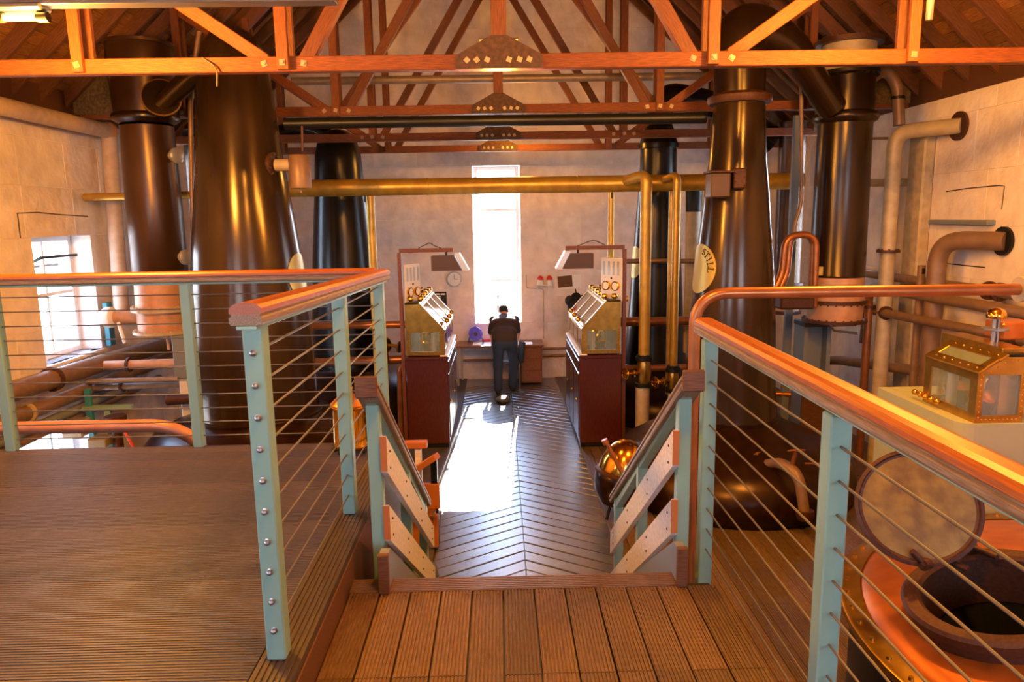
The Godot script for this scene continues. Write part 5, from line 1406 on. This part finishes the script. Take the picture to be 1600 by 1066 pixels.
	solo(G.new().tube([V(3.62, 2.1, -4.75), V(3.62, 2.45, -4.75)], 0.03, 12), "steel_pipe_stub", M.steel, "short steel pipe stub at the far right edge behind the safe", "pipe")
	# copper-topped pot at the foot of the right stair rail
	var k0 := V(1.20, 0, -7.05)
	var KX := axis(k0 + V(-0.12, 0.02, 0.02), V(0.24, 0.96, -0.05))
	t = thing("boiling_kettle", "dark bellied pot with polished brass dome, at the foot of the right stair rail", "kettle", k0)
	part(G.new().lathe(vv([0, 0.10, 0.12, 0.11, 0.21, 0.22, 0.25, 0.34, 0.25, 0.41, 0.215, 0.46]), 30, KX), "belly", M.pot, t)
	part(G.new().lathe(vv([0.24, 0.415, 0.265, 0.425, 0.265, 0.445, 0.22, 0.47]), 30, KX), "rim", M.rust, t)
	part(G.new().lathe(vv([0.235, 0.46, 0.225, 0.56, 0.19, 0.66, 0.13, 0.74, 0.06, 0.785, 0, 0.79]), 30, KX), "dome", M.brass, t)
	part(G.new().tube([V(1.15, 0.55, -6.80), V(1.01, 0.84, -6.84)], 0.020, 10).lathe(vv([0, 0, 0.032, 0, 0.032, 0.05, 0, 0.05]), 12, axis(V(1.01, 0.82, -6.84), V(-0.14, 0.29, -0.03))), "spout", M.copper_pipe, t)
	for k in 3:
		var f := TAU * k / 3 + 0.5
		part(G.new().tube([k0 + V(cos(f) * 0.13, 0.2, sin(f) * 0.13), k0 + V(cos(f) * 0.2, 0.0, sin(f) * 0.2)], 0.016, 8), "foot", M.iron, t)
	# brass churn on the deck
	var hc := V(-0.945, 1.561, -4.47)
	var HX := Transform3D(Basis(), hc)
	t = thing("brass_churn", "small polished brass churn with a copper lid on the left deck by the railing corner", "churn", hc)
	part(G.new().lathe(vv([0, 0.035, 0.105, 0.035, 0.115, 0.05, 0.108, 0.065, 0.108, 0.285, 0.115, 0.30, 0.112, 0.31]), 32, HX), "body", M.brass, t)
	part(G.new().lathe(vv([0.116, 0.305, 0.118, 0.315, 0.08, 0.35, 0.03, 0.37, 0.022, 0.39, 0.028, 0.41, 0.018, 0.425, 0, 0.43]), 28, HX), "lid", M.copper, t)
	part(G.new().tube([hc + V(-0.05, 0.055, 0.09), hc + V(-0.085, 0.05, 0.135)], 0.012, 8).ball(hc + V(-0.08, 0.062, 0.13), V(0.018, 0.018, 0.018), 8), "tap", M.iron, t)
	for k in 3:
		var f := TAU * k / 3 + 0.4
		part(G.new().tube([hc + V(cos(f) * 0.08, 0.04, sin(f) * 0.08), hc + V(cos(f) * 0.09, 0.0, sin(f) * 0.09)], 0.010, 8), "foot", M.iron, t)

# ---------------------------------------------------------------- the man
# bones [a, b, ra, rb] joined by a smooth minimum, meshed as surface nets
func nets(bones: Array, cell: float, blend: float) -> G:
	var lo := Vector3.INF
	var hi := -Vector3.INF
	for b in bones:
		var r := maxf(b[2], b[3]) + blend + cell * 2
		lo = lo.min(b[0] - Vector3.ONE * r).min(b[1] - Vector3.ONE * r)
		hi = hi.max(b[0] + Vector3.ONE * r).max(b[1] + Vector3.ONE * r)
	var N := Vector3i(((hi - lo) / cell).ceil()) + Vector3i.ONE
	var f := PackedFloat32Array()
	f.resize(N.x * N.y * N.z)
	f.fill(9.0)
	var sx := N.y * N.z
	for b in bones:
		var A: Vector3 = b[0]
		var d: Vector3 = b[1] - A
		var dd := maxf(d.length_squared(), 1e-9)
		var r := maxf(b[2], b[3]) + blend + cell * 2
		var l3 := Vector3i(((A.min(b[1]) - Vector3.ONE * r - lo) / cell).floor()).clamp(Vector3i.ZERO, N - Vector3i.ONE)
		var h3 := Vector3i(((A.max(b[1]) + Vector3.ONE * r - lo) / cell).ceil()).clamp(Vector3i.ZERO, N - Vector3i.ONE)
		for x in range(l3.x, h3.x + 1):
			for y in range(l3.y, h3.y + 1):
				for z in range(l3.z, h3.z + 1):
					var p := lo + Vector3(x, y, z) * cell
					var t := clampf((p - A).dot(d) / dd, 0.0, 1.0)
					var q: float = p.distance_to(A + d * t) - lerpf(b[2], b[3], t)
					var i := x * sx + y * N.z + z
					var h := maxf(blend - absf(f[i] - q), 0.0) / blend
					f[i] = minf(f[i], q) - h * h * blend * 0.25
	var ids := {}
	var pos := PackedVector3Array()
	var nor := PackedVector3Array()
	var g := G.new()
	var off := [0, sx, N.z, sx + N.z, 1, sx + 1, N.z + 1, sx + N.z + 1]
	for x in N.x - 1:
		for y in N.y - 1:
			for z in N.z - 1:
				var i := x * sx + y * N.z + z
				var m := 0
				for k in 8:
					if f[i + off[k]] < 0.0:
						m += 1
				if m == 0 or m == 8:
					continue
				var s := Vector3.ZERO
				var c := 0
				for k in 8:
					for e in [1, 2, 4]:
						if not (k & e):
							var fa := f[i + off[k]]
							var fb := f[i + off[k | e]]
							if (fa < 0.0) != (fb < 0.0):
								var pa := Vector3(k & 1, (k >> 1) & 1, (k >> 2) & 1)
								var pb := Vector3((k | e) & 1, ((k | e) >> 1) & 1, ((k | e) >> 2) & 1)
								s += pa.lerp(pb, fa / (fa - fb))
								c += 1
				ids[i] = pos.size()
				pos.append(lo + (Vector3(x, y, z) + s / c) * cell)
				var gr := Vector3.ZERO
				for k in 8:
					var v := f[i + off[k]]
					gr += Vector3(v if k & 1 else -v, v if k & 2 else -v, v if k & 4 else -v)
				nor.append(gr.normalized())
	for x in range(1, N.x - 1):
		for y in range(1, N.y - 1):
			for z in range(1, N.z - 1):
				var i := x * sx + y * N.z + z
				for e in [[sx, N.z, 1], [N.z, 1, sx], [1, sx, N.z]]:
					if (f[i] < 0.0) != (f[i + e[0]] < 0.0):
						var q := [i, i - e[1], i - e[1] - e[2], i - e[2]]
						if q.all(func(w): return ids.has(w)):
							var w: Array = q.map(func(v): return ids[v])
							g.quad(pos[w[0]], pos[w[1]], pos[w[2]], pos[w[3]], nor[w[0]], nor[w[1]], nor[w[2]], nor[w[3]])
	return g

func man() -> void:
	var t := thing("person", "person in dark shirt and blue jeans, seen from behind, leaning over the desk", "person", V(0.07, 0, -12.6))
	var hipL := V(-0.03, 0.86, -12.52); var hipR := V(0.18, 0.86, -12.52)
	var kneeL := V(-0.045, 0.48, -12.50); var kneeR := V(0.23, 0.47, -12.68)
	var ankL := V(-0.05, 0.09, -12.38); var ankR := V(0.20, 0.09, -12.62)
	var waist := V(0.07, 1.00, -12.60)
	var chest := V(0.075, 1.16, -12.78)
	var neck := V(0.075, 1.29, -12.92)
	var head := V(0.07, 1.36, -13.02)
	var shL := V(-0.115, 1.22, -12.86); var shR := V(0.265, 1.22, -12.86)
	var elL := V(-0.165, 0.98, -12.98); var elR := V(0.325, 0.96, -12.98)
	var wrL := V(-0.14, 0.775, -13.14); var wrR := V(0.29, 0.775, -13.14)
	var skin := [[waist, chest, 0.10, 0.12], [chest, neck, 0.10, 0.055], [neck, head, 0.055, 0.07], [shL, elL, 0.045, 0.038], [shR, elR, 0.045, 0.038], [elL, wrL, 0.038, 0.028], [elR, wrR, 0.038, 0.028], [chest, shL, 0.09, 0.05], [chest, shR, 0.09, 0.05],
		[hipL, hipR, 0.09, 0.09], [waist, V(0.07, 0.88, -12.52), 0.10, 0.10], [hipL, kneeL, 0.08, 0.055], [hipR, kneeR, 0.08, 0.055], [kneeL, ankL, 0.053, 0.036], [kneeR, ankR, 0.053, 0.036], [ankL, ankL + V(0, -0.04, -0.14), 0.036, 0.03], [ankR, ankR + V(0, -0.04, -0.14), 0.036, 0.03]]
	var body := nets(skin, 0.014, 0.03)
	var hd := nets([[head + V(0, 0.02, 0.012), head + V(0, 0.02, -0.03), 0.083, 0.076], [head + V(0, -0.06, -0.055), head + V(0, -0.02, -0.03), 0.042, 0.07], [head + V(0, -0.02, -0.10), head + V(0, -0.035, -0.118), 0.012, 0.014], [head + V(0.078, 0.0, 0.0), head + V(0.086, -0.02, 0.005), 0.014, 0.012], [head + V(-0.078, 0.0, 0.0), head + V(-0.086, -0.02, 0.005), 0.014, 0.012], [neck, head, 0.05, 0.055]], 0.006, 0.02)
	body.v.append_array(hd.v)
	body.n.append_array(hd.n)
	for s in 2:
		var w := wrL if s == 0 else wrR
		var m := 1.0 if s == 0 else -1.0
		var bones := [[w, w + V(0.012 * m, -0.012, -0.05), 0.026, 0.026], [w + V(-0.018, -0.01, -0.06), w + V(0.022, -0.01, -0.06), 0.014, 0.014]]
		for k in 4:
			var b := w + V((-0.026 + 0.0175 * k), -0.010, -0.075)
			var l: float = [0.028, 0.034, 0.033, 0.025][k] if m > 0 else [0.025, 0.033, 0.034, 0.028][k]
			bones.append([b, b + V(0.001 * k, 0.006, -l), 0.0092, 0.0088])
			bones.append([b + V(0.001 * k, 0.006, -l), b + V(0.001 * k, -0.012, -l * 1.9), 0.0088, 0.0075])
		var th := w + V(0.026 * m, -0.008, -0.03)
		bones.append([th, th + V(0.022 * m, -0.006, -0.028), 0.011, 0.0095])
		bones.append([th + V(0.022 * m, -0.006, -0.028), th + V(0.026 * m, -0.012, -0.052), 0.0095, 0.008])
		var hn := nets(bones, 0.0035, 0.006)
		body.v.append_array(hn.v)
		body.n.append_array(hn.n)
	part(body, "body", M.skin, t)
	var shirt := [[V(-0.02, 0.90, -12.53), V(0.16, 0.90, -12.53), 0.132, 0.132], [V(-0.01, 1.0, -12.61), V(0.15, 1.0, -12.61), 0.145, 0.145], [V(-0.03, 1.13, -12.76), V(0.18, 1.13, -12.76), 0.155, 0.155], [V(-0.07, 1.215, -12.86), V(0.22, 1.215, -12.86), 0.09, 0.09], [chest, V(0.075, 1.25, -12.88), 0.14, 0.085], [shL, shL.lerp(elL, 0.95), 0.068, 0.058], [shR, shR.lerp(elR, 0.8), 0.068, 0.06]]
	part(nets(shirt, 0.014, 0.05), "shirt", M.shirt, t)
	var jeans := [[hipL, hipR, 0.118, 0.118], [V(0.0, 0.90, -12.52), V(0.14, 0.90, -12.52), 0.116, 0.116], [hipL, kneeL, 0.108, 0.078], [hipR, kneeR, 0.108, 0.078], [kneeL, ankL + V(0, 0.01, 0), 0.078, 0.072], [kneeR, ankR + V(0, 0.01, 0), 0.078, 0.072]]
	part(nets(jeans, 0.014, 0.035), "jeans", M.jeans, t)
	for a in [ankL, ankR]:
		part(nets([[a + V(0, -0.045, 0.02), a + V(0, -0.05, -0.16), 0.042, 0.036], [a + V(0, 0.0, 0.015), a + V(0, -0.045, 0.0), 0.046, 0.044]], 0.010, 0.02), "shoe", M.shoe, t)
	part(nets([[head + V(0, 0.035, 0.022), head + V(0, 0.045, -0.025), 0.082, 0.074], [head + V(0, -0.015, 0.045), head + V(0, 0.03, 0.03), 0.055, 0.07]], 0.008, 0.02), "hair", M.hair, t)
	part(nets([[V(0.03, 1.285, -12.90), V(0.12, 1.285, -12.90), 0.045, 0.045]], 0.008, 0.02), "collar", M.collar, t)

# ----------------------------------------------------------------
const LAMP_COLOR := Color(1.0, 0.67, 0.25)

func _ready() -> void:
	rng.seed = 20
	# camera
	var cam := Camera3D.new()
	cam.name = "camera"
	cam.fov = rad_to_deg(2.0 * atan(533.0 / 1150.0))
	cam.position = V(0, 3.0, 0)
	cam.basis = Basis(Vector3.UP, deg_to_rad(-0.92899)) * Basis(Vector3.RIGHT, deg_to_rad(-9.5428)) * Basis(Vector3.BACK, deg_to_rad(-0.91673))
	cam.near = 0.05
	cam.far = 300.0
	add_child(cam)
	# sky, sun, exposure
	var env := Environment.new()
	env.background_mode = Environment.BG_SKY
	var sm := ProceduralSkyMaterial.new()
	sm.sky_top_color = Color(0.62, 0.78, 1.0)
	sm.sky_horizon_color = Color(0.90, 0.95, 1.0)
	sm.ground_horizon_color = Color(0.85, 0.88, 0.92)
	sm.ground_bottom_color = Color(0.7, 0.7, 0.7)
	sm.sky_energy_multiplier = 1.0
	var sky := Sky.new()
	sky.sky_material = sm
	env.sky = sky
	env.background_energy_multiplier = 12.0
	env.tonemap_mode = Environment.TONE_MAPPER_LINEAR
	env.tonemap_exposure = 1.6
	env.sdfgi_enabled = true
	env.ssao_enabled = true
	env.ssil_enabled = true
	var we := WorldEnvironment.new()
	we.name = "environment"
	we.environment = env
	add_child(we)
	var sun := DirectionalLight3D.new()
	sun.name = "sun"
	sun.light_energy = 26.0
	sun.light_color = Color(1.0, 0.96, 0.9)
	sun.light_angular_distance = 0.6
	sun.sky_mode = DirectionalLight3D.SKY_MODE_LIGHT_ONLY
	sun.shadow_enabled = true
	sun.basis = Basis.looking_at(V(-0.045, -0.48, 0.83))
	add_child(sun)
	materials()
	# lamps seen and unseen, with an added fill for the end wall
	lamp_fitting("yellow glowing bulkhead lamp under the cable tray at the top left corner", V(-2.70, 4.17, -4.5), 9.0)
	lamp_fitting("lamp out of view at upper right, lighting the right wall, its end just showing", V(2.54, 4.55, -4.5), 9.0, 1.2, 0.45)  # out of view, placed to light the right side
	lamp_fitting("unseen lamp behind the gusset of the nearest truss, lighting the gable and second truss", V(0.03, 4.22, -5.70), 2.4)  # unseen, placed to light the trusses and gable beyond
	lamp_fitting("added fill lamp hidden behind the black cross pipe, lighting the end wall", V(0.4, 4.40, -11.4), 1.6)  # added fill to brighten the end wall; no such lamp known
	lamp_fitting("unseen lamp above the landing behind the camera, lighting the deck", V(0.5, 5.4, -1.4), 8.5)  # unseen, placed to light deck and rails from above
	room()
	trusses()
	deck()
	stills()
	pipes()
	cabinets()
	far_wall_things()
	foreground()
	man()
